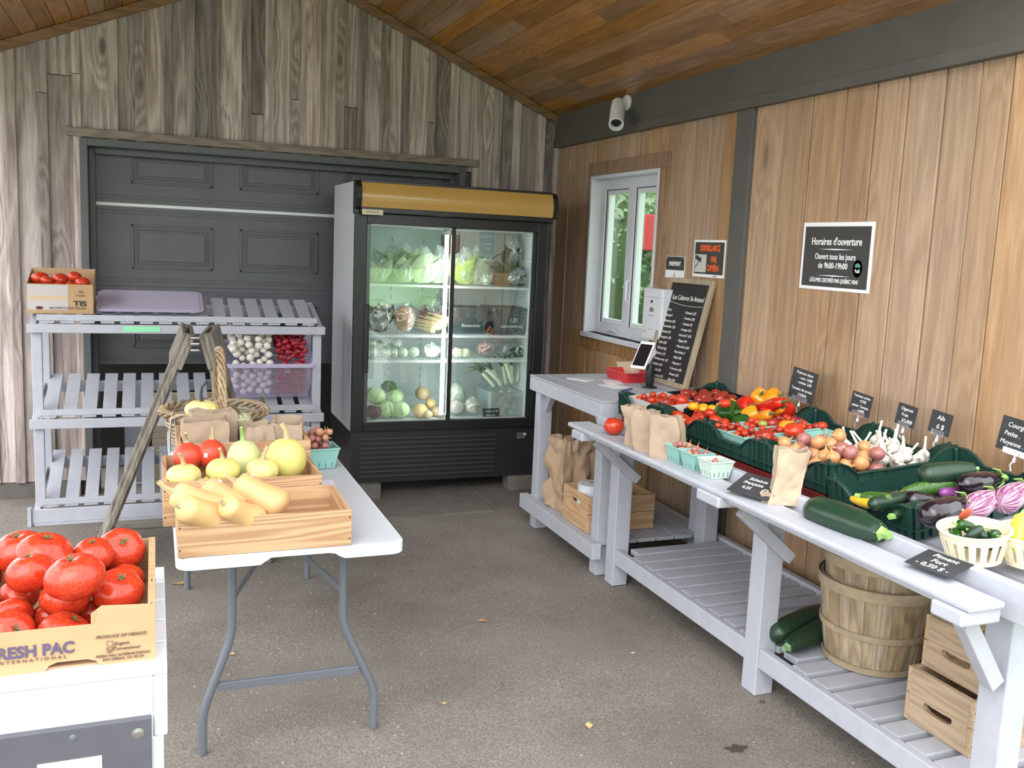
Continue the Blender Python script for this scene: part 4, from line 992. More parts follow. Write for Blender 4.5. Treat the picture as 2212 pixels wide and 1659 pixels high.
o = MB().tube([(.012*0+.0, 0, 0), (-.004, 0, .08), (.0, 0, .16), (.008, 0, .20), (.016, 0, .16), (.018, 0, .08), (.016, 0, 0)], .0035, 8).build('wire_loop', STEEL, None, smooth=True); o.matrix_world = TR(.043+.015, 3.86, .702); tag(o, 'tall bent steel loop standing at the left edge of the folding table', 'loop')
o = box(0, .07, 0, .10, 0, .05).build('small_box', plain('pale_blue_box', (.62, .70, .80), .5), None, bevel=.006); o.matrix_world = TR(.062, 4.03, .702) if 0 else TR(.055, 3.70, .702); tag(o, 'small pale blue box at the left edge of the folding table behind the rear crate', 'box')
# ---- easel sign seen edge-on between the rack and the folding table
es = thing('folding_sign', 'weathered wooden A-frame sidewalk sign seen from its edge between rack and folding table', 'sign', (0, 0, 0))
U = Vector((.015, 1, 0)).normalized()
YE = 4.54
for s_, T_, Bt in ((-1, at(413, 724, 'y', YE), at(208, 1225, 'y', YE)), (1, at(438, 724, 'y', YE), at(575, 1210, 'y', YE))):
    Bt = Vector((T_.x+(Bt.x-T_.x)*T_.z/(T_.z-Bt.z), YE, 0)); U = Vector((.015 if s_ < 0 else .13, 1, 0)).normalized()
    lf = bpy.data.objects.new('leaf', None); COL.objects.link(lf); lf.parent = es
    d = (T_-Bt); Nn = d.cross(U).normalized()*(-s_ if s_ > 0 else 1); Nn = Nn if Nn.x*s_ > 0 else -Nn
    def plank(mb, a0, a1, u0, u1, n0, n1):
        p = [Bt+d*a+U*u for a, u in ((a0, u0), (a1, u0), (a1, u1), (a0, u1))]; mb.prism([x+Nn*n0 for x in p], Nn*(n1-n0))
    for u0 in (0, .445): mb = MB(); plank(mb, 0, 1, u0, u0+.065, 0, .022); mb.build('upright', OLDW, lf, bevel=.003)
    for q in ((.86, 1.0, -.002, .512, -.020, -.001), (.86, 1.0, -.001, .511, .023, .040), (.10, .20, .066, .444, 0, .02)): mb = MB(); plank(mb, *q); mb.build('crosspiece', OLDW, lf, bevel=.003)
    mb = MB(); plank(mb, .16, .90, .03, .48, -.019 if s_ > 0 else -.012, -.002); mb.build('board', OLDW, lf)
mb = MB()
for z in (T_.z-.07, T_.z-.04, T_.z-.012):
    mb.lathe([(.001, -.022), (.006, -.02), (.008, -.014), (.008, .014), (.006, .02), (.001, .022)], 10, M=orient((T_.x-.035, YE-.01, z), (0, 0, 1), (0, -1, 0)))
mb.build('hinge', STEEL, es, smooth=True)
def chain(a, b, n, sag, parent):
    mb = MB(); a, b = Vector(a), Vector(b)
    for i in range(n):
        t0, t1 = i/n, (i+1.25)/n; p = a.lerp(b, t0)-Vector((0, 0, sag*math.sin(PI*t0))); q = a.lerp(b, min(1, t1))-Vector((0, 0, sag*math.sin(PI*min(1, t1))))
        sd = Vector((0, 0, .004)) if i % 2 else Vector((0, .004, 0)); mb.tube([p, p+(q-p)*.2+sd, q-(q-p)*.2+sd, q, q-(q-p)*.2-sd, p+(q-p)*.2-sd, p], .0011, 5)
    mb.build('chain', STEEL, parent)
chain((-.03, YE+.03, .60), (.42, YE+.03, .60), 34, .05, es); chain((.02, YE+.45, .70), (.38, YE+.45, .70), 28, .06, es)
# ------------------------------------------------------------------ green crates and their contents on the sloping bench
def crate_M(y0, s_, z0, x0=2.062): return TR(x0, y0, z0, ry=-math.atan(s_))
CR = {}
for key, y1, sl, z0, lab in (('A', 3.875, .075, .838, 'farthest green plastic crate on the bench, holding trays of dark tomatoes'), ('B', 3.502, .075, .838, 'second green crate on the bench, holding tomatoes and peppers'), ('C', 3.129, .075, .838, 'middle green crate on the bench, holding turquoise berry boxes'),
                             ('D', 2.756, .075, .838, 'green crate on the bench holding onions and garlic'), ('E', 2.372, .15, .800, 'nearest green crate on the bench, holding courgettes and aubergines')):
    M = crate_M(y1-.370, sl, z0); CR[key] = M; tray_crate(lab, M)
def inC(key, x, y, z): return CR[key] @ Vector((x, y, z))
REDT = plain('dark_red_plastic', (.16, .012, .012), .25)
for y0, y1 in ((3.14, 3.86), (2.40, 3.12)):
    r = thing('red_tray', ('far' if y0 > 3 else 'near')+' dark red plastic tray propping up the front of the green crates', 'tray', (2.07, y0, .792))
    L = y1-y0; mb = MB(); mb.prism([(0, 0, 0.0), (.30, 0, .045), (.30, 0, .052), (0, 0, .007)], (0, L, 0)); mb.build('base', REDT, r)
    mb = MB(); mb.box(-.004, .004, 0, L, 0.0, .038); mb.build('front_lip', REDT, r, bevel=.002)
def pl(name, key, fn, C, ps, label, cat, group, seed, tilt=.6):
    for i, p in enumerate(ps):
        w = CR[C] @ Vector(p[:3]); sph(name, key(i) if callable(key) else key, fn(i) if isinstance(fn, type(pl)) and fn.__code__.co_argcount == 1 else fn, (w.x, w.y, w.z, p[3]), label, cat, group, seed+i, tilt)
# crate A: two white-edged trays and loose dark tomatoes
for x0, x1, nm in ((.03, .23, 'front'), (.24, .50, 'rear')):
    o = MB(); w_, d_ = x1-x0, .30
    o.box(0, w_, 0, d_, 0, .003).box(0, w_, 0, .003, 0, .045).box(0, w_, d_-.003, d_, 0, .045).box(0, .003, 0, d_, 0, .045).box(w_-.003, w_, 0, d_, 0, .045)
    o = o.build('shallow_tray', plain('white_card', (.55, .53, .50), .6) if x0 < .1 else BLACK, None); o.matrix_world = CR['A'] @ TR(x0, .035, .045); tag(o, nm+' shallow '+('white' if x0 < .1 else 'black')+' tray of tomatoes in the farthest green crate', 'tray')
dk = lambda i: ('tomd%d' % (i % 2), k_round(TOMD, 6, .03, .84, .15, .06, seed=i % 2))
def many(name, kf, C, ps, lab, cat, grp, seed, tilt=.7):
    for i, p in enumerate(ps):
        w = CR[C] @ Vector(p[:3]); k_, fn = kf(i); sph(name, k_, fn, (w.x, w.y, w.z, p[3]), lab, cat, grp, seed+i, tilt)
many('tomato', tomk_ := (lambda i: tomk(i % 3)), 'A', drop(44, .035, .225, .04, .33, lambda x, y: .052, .015, .019, 21, 40, .85, .095), 'small red tomato in the front tray of the farthest green crate', 'tomato', 'small tomatoes in the front tray', 300)
many('tomato', dk, 'A', drop(20, .245, .495, .04, .33, lambda x, y: .052, .024, .030, 22, 30, .85, .095), 'dark brownish red tomato in the rear tray of the farthest green crate', 'tomato', 'dark tomatoes in the rear tray', 350)
q = at(1472, 866, 'y', 3.60); sph('tomato', *tomk(0), (q.x, q.y, q.z, .036), 'large glossy tomato sitting highest on the farthest green crate', 'tomato', None, 8, .6)
for i, (px, py) in enumerate(((1438, 868), (1443, 878), (1502, 876), (1486, 884))):
    q = at(px, py, 'y', 3.58-.01*i); sph('tomato', *dk(i), (q.x, q.y, q.z, .027), 'dark red tomato beside the highest one on the farthest green crate', 'tomato', 'dark tomatoes round the highest one', 20+i, .8)
# crate B
yel = ('yelt', k_round(YEL, 5, .02, .8, .12, .05, calyx=False))
o = MB().box(0, .34, 0, .095, 0, .003).box(0, .34, 0, .003, 0, .022).box(0, .34, .092, .095, 0, .022).build('shallow_tray', BLACK, None); o.matrix_world = CR['B'] @ TR(.12, .262, .060); tag(o, 'narrow black tray of yellow tomatoes in the second green crate', 'tray')
many('tomato', lambda i: yel, 'B', drop(22, .125, .455, .265, .355, lambda x, y: .066, .020, .026, 23, 20, .8, .10), 'yellow tomato in the narrow tray of the second green crate', 'tomato', 'yellow tomatoes', 400)
for i, (px, py, r, lab) in enumerate(((1464, 898, .030, 0), (1478, 907, .029, 0), (1494, 912, .027, 0), (1518, 902, .026, 0), (1534, 893, .026, 0), (1508, 893, .020, 0), (1462, 884, .024, 0), (1566, 871, .026, 0), (1545, 918, .024, 0))):
    q = at(px, py, 'x', 2.14+.0*i if i < 3 else 2.2); sph('tomato', *tomk(i % 3), (q.x, q.y, q.z, r), 'medium red tomato at the front of the second green crate', 'tomato', 'red tomatoes in the second green crate', 430+i, .7)
many('tomato', tomk_, 'B', drop(14, .02, .30, .02, .30, lambda x, y: .01, .026, .032, 24, 20, .85, .075), 'red tomato lying low in the second green crate', 'tomato', 'low tomatoes in the second green crate', 450)
def k_bell(mat, sm):
    def f():
        mb = MB().lathe([(.004, -.82), (.3, -.95), (.62, -.9), (.86, -.55), (.97, 0), (1, .45), (.85, .85), (.55, .98), (.25, .84), (.004, .78)], 32, 4, .07)
        s_ = MB().loft([(0, 0, .78), (.02, 0, 1.05), (.12, 0, 1.35)], [.22, .12, .14], 10, 5, .15)
        return [('body', mb.mesh('pepper_body', mat, True)), ('stem', s_.mesh('stem', sm, True), [])]
    return f
for px, py, x, r, mt, rx, ry, lab in ((1571, 893, 2.27, .050, PEPG, 1.3, .4, 'large glossy green bell pepper in the second green crate'), (1600, 915, 2.24, .036, PEPG, 1.5, 1.5, 'smaller green pepper in front of the large green one'),
                                     (1607, 880, 2.36, .042, PEPR, 1.2, .2, 'red bell pepper right of the green pepper in the second crate'), (1690, 886, 2.50, .044, PEPR, .5, .6, 'red pepper at the back corner of the second green crate'),
                                     (1640, 862, 2.50, .040, PEPO, .8, -.4, 'orange bell pepper at the back of the second green crate'), (1668, 860, 2.53, .038, PEPO, 1.1, .5, 'orange bell pepper beside the back wall of the second crate'),
                                     (1620, 896, 2.33, .034, PEPO, 1.2, 1.0, 'orange pepper half hidden under the red peppers')):
    q = at(px, py, 'x', x); put('bell'+mt.name, k_bell(mt, LEAFG), 'bell_pepper', Matrix.Translation(q) @ Matrix.Rotation(ry, 4, 'Z') @ Matrix.Rotation(rx, 4, 'X') @ Matrix.Scale(r*1.05, 4), lab, 'pepper')
for A, B, x, R, mt, lab in (((1625, 886), (1690, 868), 2.42, .026, PEPR, 'long red pepper lying across the top of the second crate'), ((1612, 912), (1664, 894), 2.32, .022, PEPO, 'long orange pepper at the front of the pepper heap'),
                            ((1612, 862), (1608, 900), 2.36, .024, PEPR, 'pointed red pepper standing at the left of the pepper heap'), ((1680, 905), (1735, 912), 2.47, .018, plain('pepper_wine', (.30, .02, .04), .25), 'dark wine-red long pepper at the near back corner of the heap'),
                            ((1655, 905), (1690, 880), 2.44, .020, PEPO, 'small orange pepper pointing up beside the wine-red one'), ((1700, 862), (1672, 900), 2.50, .024, PEPR, 'long red pepper slanting down at the back of the heap')):
    lv('long_pepper', lab, 'pepper', at(*A, 'x', x), at(*B, 'x', x), P_PEP, R, mt, (.02, .005, LEAFG, 'woody'), bend=.006, lobes=3, amp=.05)
for i, p in enumerate(drop(12, .30, .53, .03, .34, lambda x, y: .012, .033, .038, 29, 30, .9, .08)):
    w = CR['B'] @ Vector(p[:3]); mt = (PEPO, PEPR)[i % 2]; put('bell'+mt.name, k_bell(mt, LEAFG), 'bell_pepper', Matrix.Translation(w) @ RM(i, 1.3) @ Matrix.Scale(p[3], 4), 'pepper buried under the top layer of the second green crate', 'pepper', 'buried peppers')
# crate C: turquoise berry boxes
ch = ('cherry', k_round(TOM, 5, .01, .92, .08, .04, seg=14, calyx=False)); chd = ('cherryd', k_round(TOMD, 5, .01, .92, .08, .04, seg=14, calyx=False))
nn = 0
for ix in range(3):
    for iy in range(3):
        x, y = .075+ix*.125, .068+iy*.115
        nm = ('nearest', 'middle', 'far')[iy]+' berry box of the '+('front', 'second', 'third')[ix]+' row in the middle green crate'
        pint('turquoise '+nm, CR['C'] @ TR(x, y, .020, s=1), .118, .068, MINT)
        if (ix, iy) in ((1, 0), (2, 0)): continue
        for p in drop(15, x-.053, x+.053, y-.050, y+.050, lambda a, b: .066, .012, .016, 40+ix*3+iy, 24, .95, .098):
            w = CR['C'] @ Vector(p[:3]); k_, fn = (ch, chd)[(nn % 3 == 0)]; sph('cherry_tomato', k_, fn, (w.x, w.y, w.z, p[3]), 'small red cherry tomato in the turquoise berry boxes of the middle crate', 'tomato', 'cherry tomatoes in the berry boxes', nn, 1); nn += 1
for px, py, x, r, mt, lab in ((1652, 944, 2.13, .036, TOMD, 'big brownish tomato with a star stem in a turquoise box'), (1702, 935, 2.30, .038, ORNG, 'big orange tomato behind the pink one in the middle crate'),
                              (1713, 947, 2.28, .040, TOM, 'big pinkish red tomato in the nearest turquoise box'), (1775, 928, 2.44, .022, TOM, 'small red tomato at the near back corner of the berry boxes'), (1762, 934, 2.42, .017, TOMD, 'small dark tomato beside the one at the near back corner'),
                              (1647, 925, 2.26, .020, plain('tomato_green', (.30, .30, .06), .3), 'green striped small tomato in the middle turquoise boxes'), (1700, 914, 2.36, .015, YEL, 'single small yellow tomato among the cherry tomatoes'), (1667, 922, 2.30, .026, TOMD, 'round dark tomato behind the green striped one'), (1728, 936, 2.38, .018, TOMD, 'small brown tomato right of the big orange one')):
    q = at(px, py, 'x', x); q.z = max(q.z, .838+.075*(x-2.06)+.088+r*.25); sph('tomato', 'tc'+mt.name, k_round(mt, 6, .03, .78, .14, .06, seed=3), (q.x, q.y, q.z, r), lab, 'tomato', None, px, .35)
# crate D: onions and garlic
for i, p in enumerate(drop(40, .02, .29, .02, .345, lambda x, y: .010, .025, .031, 31, 24, .9, .125)):
    w = CR['D'] @ Vector(p[:3]); red = i % 5 in (1, 3); kk = 'onr' if red else 'ong'
    sph('onion', kk, k_onion(ONR if red else ONI, .6), (w.x, w.y, w.z, p[3]), ('pinkish red' if red else 'golden')+' onion heaped in the front half of the onion and garlic crate', 'onion', ('red' if red else 'golden')+' onions in the crate', 500+i, 1.5)
def k_garlic():
    mb = MB().lathe([(.004, -.72), (.4, -.78), (.8, -.6), (1, -.15), (.92, .25), (.6, .62), (.3, .9), (.2, 1.2)], 24, 7, .05)
    s_ = MB().loft([(0, 0, 1.1), (.05, 0, 2.1), (.12, .05, 3.1)], [.22, .17, .19], 8)
    r_ = MB().loft([(0, 0, -.6), (0, 0, -.86)], [.34, .26], 12, 6, .2)
    return [('bulb', mb.mesh('garlic_bulb', GARL, True)), ('stalk', s_.mesh('garlic_stalk', plain('garlic_stalk', (.78, .73, .60), .7), True), []), ('roots', r_.mesh('garlic_roots', STEMT), [])]
rg = random.Random(4)
for i, p in enumerate(drop(34, .29, .52, .02, .345, lambda x, y: .010, .022, .026, 33, 16, .8, .085)):
    w = CR['D'] @ Vector(p[:3]); up = p[2] > .06
    M = Matrix.Translation(w) @ Matrix.Rotation(rg.uniform(0, 6.28), 4, 'Z') @ Matrix.Rotation(rg.uniform(.05, .75) if up else rg.uniform(.6, 1.4), 4, 'X') @ Matrix.Scale(p[3], 4)
    put('garlic', k_garlic, 'garlic_bulb', M, 'white garlic bulb with cut stalk at the back of the onion and garlic crate', 'garlic', 'garlic bulbs in the crate')
# crate E: courgettes and aubergines (stem end second)
cut = lambda m=LIME: (.022, .013, m, 'cut')
for nm, A, B, zA, zB, prof, R, mt, st, lab in (
    ('courgette', (1985, 1028), (2105, 1013), .955, .985, P_ZUC, .036, ZUC, (.012, .008, LIME, 'cut'), 'long dark green courgette lying along the far wall of the nearest crate'),
    ('courgette', (2068, 1046), (1950, 1065), .935, .905, P_ZUC, .024, ZUC2, (.02, .009, ZYEL, 'cut'), 'green courgette with a yellow neck in the far half of the nearest crate'),
    ('courgette', (1925, 1080), (1862, 1072), .905, .890, P_ZUC, .021, ZUC2, (.022, .010, LIME, 'cut'), 'small light green courgette with its cut stem towards the corner of the crate'),
    ('courgette', (1890, 1090), (1840, 1077), .885, .870, P_ZUC, .016, ZYEL, None, 'yellow courgette end in the front left corner of the nearest crate'),
    ('courgette', (1880, 1090), (1965, 1068), .893, .905, P_ZUC, .023, ZUC, (.012, .008, LIME, 'cut'), 'round-ended dark courgette in the front half of the nearest crate'),
    ('courgette', (2000, 1090), (1930, 1115), .885, .865, P_ZUC, .021, ZUC, (.016, .010, LIME, 'cut'), 'small dark courgette pointing its pale stem at the front wall'),
    ('aubergine', (2072, 1048), (2162, 1030), .95, .965, P_EGG, .034, EGG, (.03, .008, LIME, 'calyx'), 'black aubergine at the back of the nearest crate, its green cap to the right'),
    ('aubergine', (1995, 1118), (2088, 1082), .905, .935, P_EGG, .041, EGG, (.03, .008, LIME, 'calyx'), 'glossy black aubergine with a white sticker in front, nearest the camera'),
    ('aubergine', (2088, 1105), (2148, 1068), .915, .945, P_EGG, .040, EGGS, (.03, .008, LIME, 'calyx'), 'purple and white striped aubergine beside the glossy black one'),
    ('aubergine', (2160, 1090), (2212, 1050), .93, .965, P_EGG, .040, EGGS, (.02, .008, LIME, 'calyx'), 'purple and white striped aubergine at the edge of the picture'),
    ('aubergine', (2030, 1065), (2085, 1060), .915, .92, P_EGG, .018, plain('aubergine_violet', (.22, .05, .22), .2), None, 'small violet aubergine between the two black ones'),
    ('aubergine', (1955, 1080), (2020, 1080), .895, .90, P_EGG, .030, EGG, None, 'black aubergine half hidden in the middle of the nearest crate')):
    lv(nm, lab, nm, at(*A, 'z', zA), at(*B, 'z', zB), prof, R, mt, st, bend=.004, sticker=('sticker' in lab), roll=.6)
for i in range(6):
    a = CR['E'] @ Vector((.08+.07*i, .05, .028)); b = CR['E'] @ Vector((.10+.07*i, .30, .030)); lv('courgette', 'dark green courgette buried at the bottom of the nearest crate', 'courgette', a, b, P_ZUC, .024, ZUC, None, group='buried courgettes')
# big marrow on the ledge
lv('marrow', 'very large dark green marrow lying on the bench ledge before the nearest crate', 'marrow', at(1748, 1098, 'x', 1.92), at(1905, 1152, 'x', 1.93), P_ZUC, .052, speckled('marrow_green', (.014, .040, .022), (.035, .075, .035), 200, .3, (.6, .85)), (.028, .014, LIME, 'cut'), roll=.5)
# ledge goods
for px0, px1, yoff, sd, hh, lab, dd in (((1372), 1405, 0, 21, .195, 'leftmost of the three kraft bags standing on the ledge', .07), (1397, 1440, 0, 22, .19, 'middle one of the three kraft bags standing on the ledge', .07), (1425, 1490, 0, 23, .185, 'largest and nearest of the three kraft bags standing on the ledge', .085)):
    pass
for cx_, cy_, w_, d_, h_, rz, sd, lab in ((1.875, 3.34, .085, .075, .165, -.9, 21, 'farthest of the three kraft bags standing together on the ledge'), (1.872, 3.235, .10, .08, .165, -.9, 22, 'middle one of the three kraft bags standing together on the ledge'), (1.885, 3.115, .125, .085, .165, -.75, 23, 'widest and nearest of the three kraft bags standing together on the ledge')):
    paper_bag(lab, TR(cx_, cy_, .8055, rz=rz), w_, d_, h_, None, seed=sd, crush=.010, fold=.6, lean=-.15)
paper_bag('crumpled kraft bag standing on the ledge before the onion crate', TR(1.925, 2.44, .8055, rz=-.5), .105, .075, .185, None, seed=31, crush=.012, fold=.35, lean=.12, waist=.1, mat=plain('kraft_light', (.46, .36, .25), .8, var=.05, vs=12))
o = paper_bag('small piece of crumpled kraft paper beside the standing bag', TR(1.895, 2.455, .8055, rz=.4), .07, .05, .035, None, seed=35, crush=.014)
for y_, mt, lab in ((3.035, MINT, 'farthest'), (2.925, MINT, 'middle'), (2.80, MINTP, 'nearest, paler')):
    pint(lab+' of the three berry boxes of shallots on the ledge', TR(1.897, y_, .8055, rz=0), .095, .066, mt)
    for i, p in enumerate(drop(9 if mt is MINT else 5, 1.897-.04, 1.897+.04, y_-.04, y_+.04, lambda x, y: .838, .011, .015, 60+int(y_*10), 14, .9, .885)):
        sph('shallot', 'shal%d' % (i % 2), k_onion(plain('shallot_pink', (.50, .30, .24), .5) if i % 2 else ONR, 1.0), p, 'pinkish shallot in the '+lab+' berry box on the ledge', 'shallot', 'shallots in the '+lab.split(',')[0]+' ledge box', i, 2.2, (1, 1, 1.3))
# ---- slate price cards
def card(name, label, M, w, h, lines, size, mat=None, t=.003, bend=0):
    r = thing(name, label, 'sign', M=M)
    box(-w/2, w/2, -h/2, h/2, -t, 0).build('slate', mat or SLATE, r, bevel=.0006)
    for s_, x, y, k in lines: text(s_, size*k, CHALK, r, x, y, .0004, 'chalk_writing', .12)
    return r
def standing(px, py, w, h, lines, size, label, tilt=.12, x=2.66, yaw=0):
    """card in an acrylic clip holder, standing at the back of the crates and facing the room"""
    c = at(px, py, 'x', x); M = orient(c, (math.sin(yaw), -math.cos(yaw), -.08), (.10, 0, 1)) @ Matrix.Rotation(0, 4, 'Z')
    r = card('price_card', label, M, w, h, lines, size)
    f = MB(); zb = .94-c.z
    f.box(-w*.30, w*.30, -h/2-.006, -h/2+.014, .0005, .003).box(-w*.30, w*.30, -h/2-.006, -h/2+.014, -.006, -.0035).tube([(0, -h/2-.004, -.002), (.004, -h/2-.02, 0), (-.006, -h/2-.04, .002), (0, min(zb, -h/2-.06), 0)], .0035, 6)
    f.build('clip_holder', ACR, r); g = MB().lathe([(.001, -.006), (.005, -.006), (.005, .006), (.001, .006)], 8, M=orient((.002, -h/2-.022, 0), (0, 0, 1), (1, 0, 0))); g.build('clip_knob', WHITE, r); return r
standing(1734, 832, .17, .135, [('Poivrons doux', 0, .050, 1), ('- verts 1,50$/', .012, .028, .9), ('- couleur 2,00', .008, .008, .9), ('Tomates de terrain', 0, -.022, .95), ('3,50$/lb', .01, -.045, .95)], .019, 'price card for sweet peppers and field tomatoes, farthest of the standing cards')
standing(1859, 873, .118, .088, [('Tomates cerise', 0, .030, 1), ('4,25$', .01, .012, 1), ('panier Tomate', 0, -.010, 1), ('6,00$', .01, -.028, 1)], .0155, 'price card for cherry tomatoes standing behind the berry boxes')
standing(1957, 897, .098, .082, [('Oignons', 0, .022, 1), ('Frais', -.005, .000, 1), ('3/2,00$', .01, -.022, 1)], .018, 'price card for fresh onions standing behind the garlic')
standing(2031, 914, .098, .082, [('Ails', 0, .018, 1.1), ('6 $', .004, -.014, 1.2)], .022, 'price card for garlic reading Ails 6 $')
standing(2202, 945, .16, .115, [('Courgettes', .0, .032, 1.05), ('Petite .   1,50', 0, .002, 1), ('Moyenne . 2,00', 0, -.028, 1)], .022, 'price card for courgettes behind the aubergines at the picture edge')
def logo(parent, x, y, s):
    mb = MB().lathe([(.0005, 0), (s, 0), (s, .0008), (.0005, .0008)], 24, M=Matrix.Translation((x, y, 0)) @ Matrix.Diagonal((.85, 1.1, 1, 1))); mb.build('logo_disc', WHITE, parent)
    MB().prism([(x-s*.5, y+s*.15, .0009), (x+s*.5, y+s*.15, .0009), (x+s*.42, y+s*.5, .0009), (x, y+s*.72, .0009), (x-s*.42, y+s*.5, .0009)], (0, 0, .0006)).build('logo_hill', plain('logo_green', (.08, .30, .20), .6), parent)
    mb = MB(); mb.box(x-s*.5, x+s*.5, y-s*.55, y-s*.05, .0009, .0014); mb.build('logo_field', plain('logo_dark', (.03, .05, .07), .6), parent)
    mb = MB(); mb.bar((x-s*.42, y-s*.12, .0016), (x-.0*s, y-s*.48, .0016), s*.12, .0006, (0, 0, 1)).bar((x, y-s*.48, .0016), (x+s*.42, y-s*.1, .0016), s*.12, .0006, (0, 0, 1)).bar((x+s*.1, y-s*.5, .0016), (x+s*.45, y-s*.38, .0016), s*.1, .0006, (0, 0, 1)); mb.build('logo_furrows', WHITE, parent)
a, b, c_ = at(1587, 1048, 'z', .845), at(1650, 1070, 'z', .81), at(1680, 1040, 'z', .85)
r = card('price_card', 'slate price card for shallots lying at a slant on the ledge beside the berry boxes', orient(at(1634, 1050, 'z', .842), (.35, -1, -.02), (1, .30, .42)), .16, .12, [('Echalote', -.01, .03, 1), ('Française', -.015, .006, 1), ('4,25', -.025, -.022, 1)], .021); logo(r, .045, -.02, .015)
r = card('price_card', 'slate price card for hot peppers lying on the near end of the ledge', orient(at(2028, 1216, 'z', .832), (.15, -1, -.0), (1, .08, .22)), .135, .10, [('Piment', 0, .030, 1), ('Fort', .0, .002, 1), ('- 0,50 $ -', .0, -.028, 1)], .026)
# cream plastic baskets
def cream_basket(label, M, r0=.068, r1=.09, h=.085):
    r = thing('slotted_basket', label, 'basket', M=M); mb = MB(); n = 18
    mb.lathe([(.001, 0), (r0, 0), (r0+.002, .012), (r0-.001, .012), (r0-.004, .003), (.001, .003)], 36, cap=False); mb.build('base', CREAM, r, smooth=False)
    mb = MB()
    for i in range(n):
        a = 2*PI*i/n; w = .0075; t0 = Vector((-math.sin(a), math.cos(a), 0)); e = Vector((math.cos(a), math.sin(a), 0)); p0 = e*(r0+.0)+Vector((0, 0, .009)); p1 = e*(r1-.006)+Vector((0, 0, h-.022))
        mb.prism([p0-t0*w, p0+t0*w, p1+t0*w*1.25, p1-t0*w*1.25], e*.0022)
    mb.build('slats', CREAM, r)
    mb = MB(); mb.lathe([(r1-.007, h-.026), (r1-.002, h-.004), (r1+.004, h-.003), (r1+.004, h), (r1-.005, h), (r1-.010, h-.026)], 40, cap=False); mb.f += []; mb.build('rim', CREAM, r, smooth=True); return r
b1 = Vector((2.13, 1.86, 0)); b1.z = deckz(2.045+.085)+.05
b1 = at(2085, 1190, 'z', .86); b1 = Vector((b1.x+.045, b1.y+.01, .834))
cream_basket('cream slotted plastic basket of hot green peppers on the near end of the bench', TR(b1.x, b1.y, b1.z, ry=-.12))
for i, p in enumerate(drop(11, b1.x-.060, b1.x+.060, b1.y-.060, b1.y+.060, lambda x, y: b1.z+.030, .017, .020, 71, 20, .9, b1.z+.082)):
    e = Vector((math.cos(i*2.4), math.sin(i*2.4), .1))*.026; c = Vector(p[:3]); lv('hot_pepper', 'small dark green hot pepper in the cream slotted basket', 'pepper', c-e, c+e, P_PEP, .0155, PEPG if i % 2 else ZUC, (.012, .003, LIME, 'woody'), group='green hot peppers in the cream basket')
c = b1+Vector((-.005, .02, .085)); lv('hot_pepper', 'single red hot pepper on top of the green ones in the cream basket', 'pepper', c-Vector((.0, -.012, -.022)), c+Vector((0, .02, .026)), P_PEP, .021, plain('pepper_brick', (.50, .09, .05), .35), (.016, .003, STEMT, 'woody'))
b2 = Vector((2.155, 1.69, .838))
cream_basket('second cream slotted basket at the picture edge, holding yellow and orange peppers', TR(b2.x, b2.y, b2.z, ry=-.12))
YG = plain('pepper_lime', (.60, .72, .08), .25)
for i, (dx, dy, mt, lab) in enumerate(((-.045, .01, YG, 'lime yellow long pepper leaning in the second cream basket'), (-.012, -.01, PEPO, 'orange long pepper leaning in the second cream basket'), (.02, -.02, plain('pepper_amber', (.85, .50, .10), .25), 'amber long pepper leaning in the second cream basket'), (.045, .02, YG, 'second lime yellow pepper at the back of the second cream basket'))):
    lv('long_pepper', lab, 'pepper', b2+Vector((dx-.03, dy-.02, .035)), b2+Vector((dx+.045, dy+.035, .115)), P_PEP, .020, mt, (.02, .004, LIME, 'woody'), lobes=3, amp=.05)
# ------------------------------------------------------------------ payment table things
tz = .8865
def tray_(name, label, M, w, d, h, mat):
    o = MB(); vs = []
    for q, z in ((.88, 0), (1, h-.005), (1.05, h-.004), (1.05, h), (.97, h), (.86, .003)):
        for x, y in rrect(-w/2*q, w/2*q, -d/2*q, d/2*q, .02, 4): vs.append((x, y, z))
    n = len(vs)//6; o.add(vs, [(k*n+i, k*n+(i+1) % n, (k+1)*n+(i+1) % n, (k+1)*n+i) for k in range(5) for i in range(n)]+[tuple(range(n))[::-1], tuple(range(5*n, 6*n))])
    o = o.build(name, mat, None); o.matrix_world = M; return tag(o, label, 'tray')
tray_('plastic_tray', 'red rectangular plastic tray on the payment table', TR(2.50, 4.62, tz, rz=.0), .18, .26, .055, plain('red_plastic', (.55, .03, .035), .35))
tray_('plastic_tray', 'beige plastic tray behind the red one on the payment table', TR(2.61, 4.74, tz, rz=.1), .16, .19, .075, plain('beige_plastic', (.70, .58, .42), .4))
cardr = thing('card_terminal', 'white tilted payment screen on a short black post on the payment table', 'terminal', (2.475, 4.33, tz))
MB().lathe([(.001, 0), (.042, 0), (.042, .006), (.02, .012), (.001, .012)], 24).build('foot', BLACK, cardr, smooth=False)
MB().lathe([(.018, .01), (.024, .03), (.025, .09), (.022, .125), (.012, .13)], 20).build('post', BLACK, cardr, smooth=True)
Mx = orient((-.035, .03, .175), (.5, -.85, 0), (.5, .3, .8))
hd = bpy.data.objects.new('screen_head', None); COL.objects.link(hd); hd.parent = cardr; hd.matrix_local = Mx
MB().prism([(-.045, -.085, 0), (.045, -.085, 0), (.045, .085, 0), (-.045, .085, 0)], (0, 0, -.010)).build('screen_case', WHITE, hd, bevel=.003)
MB().prism([(-.040, -.07, -.010), (-.04, .08, -.010), (-.04, .05, -.06)], (.08, 0, 0)).build('wedge', WHITE, hd, bevel=.003)
box(-.037, .037, -.070, .066, .0003, .0015).build('screen', plain('dark_screen', (.015, .014, .018), .15), hd)
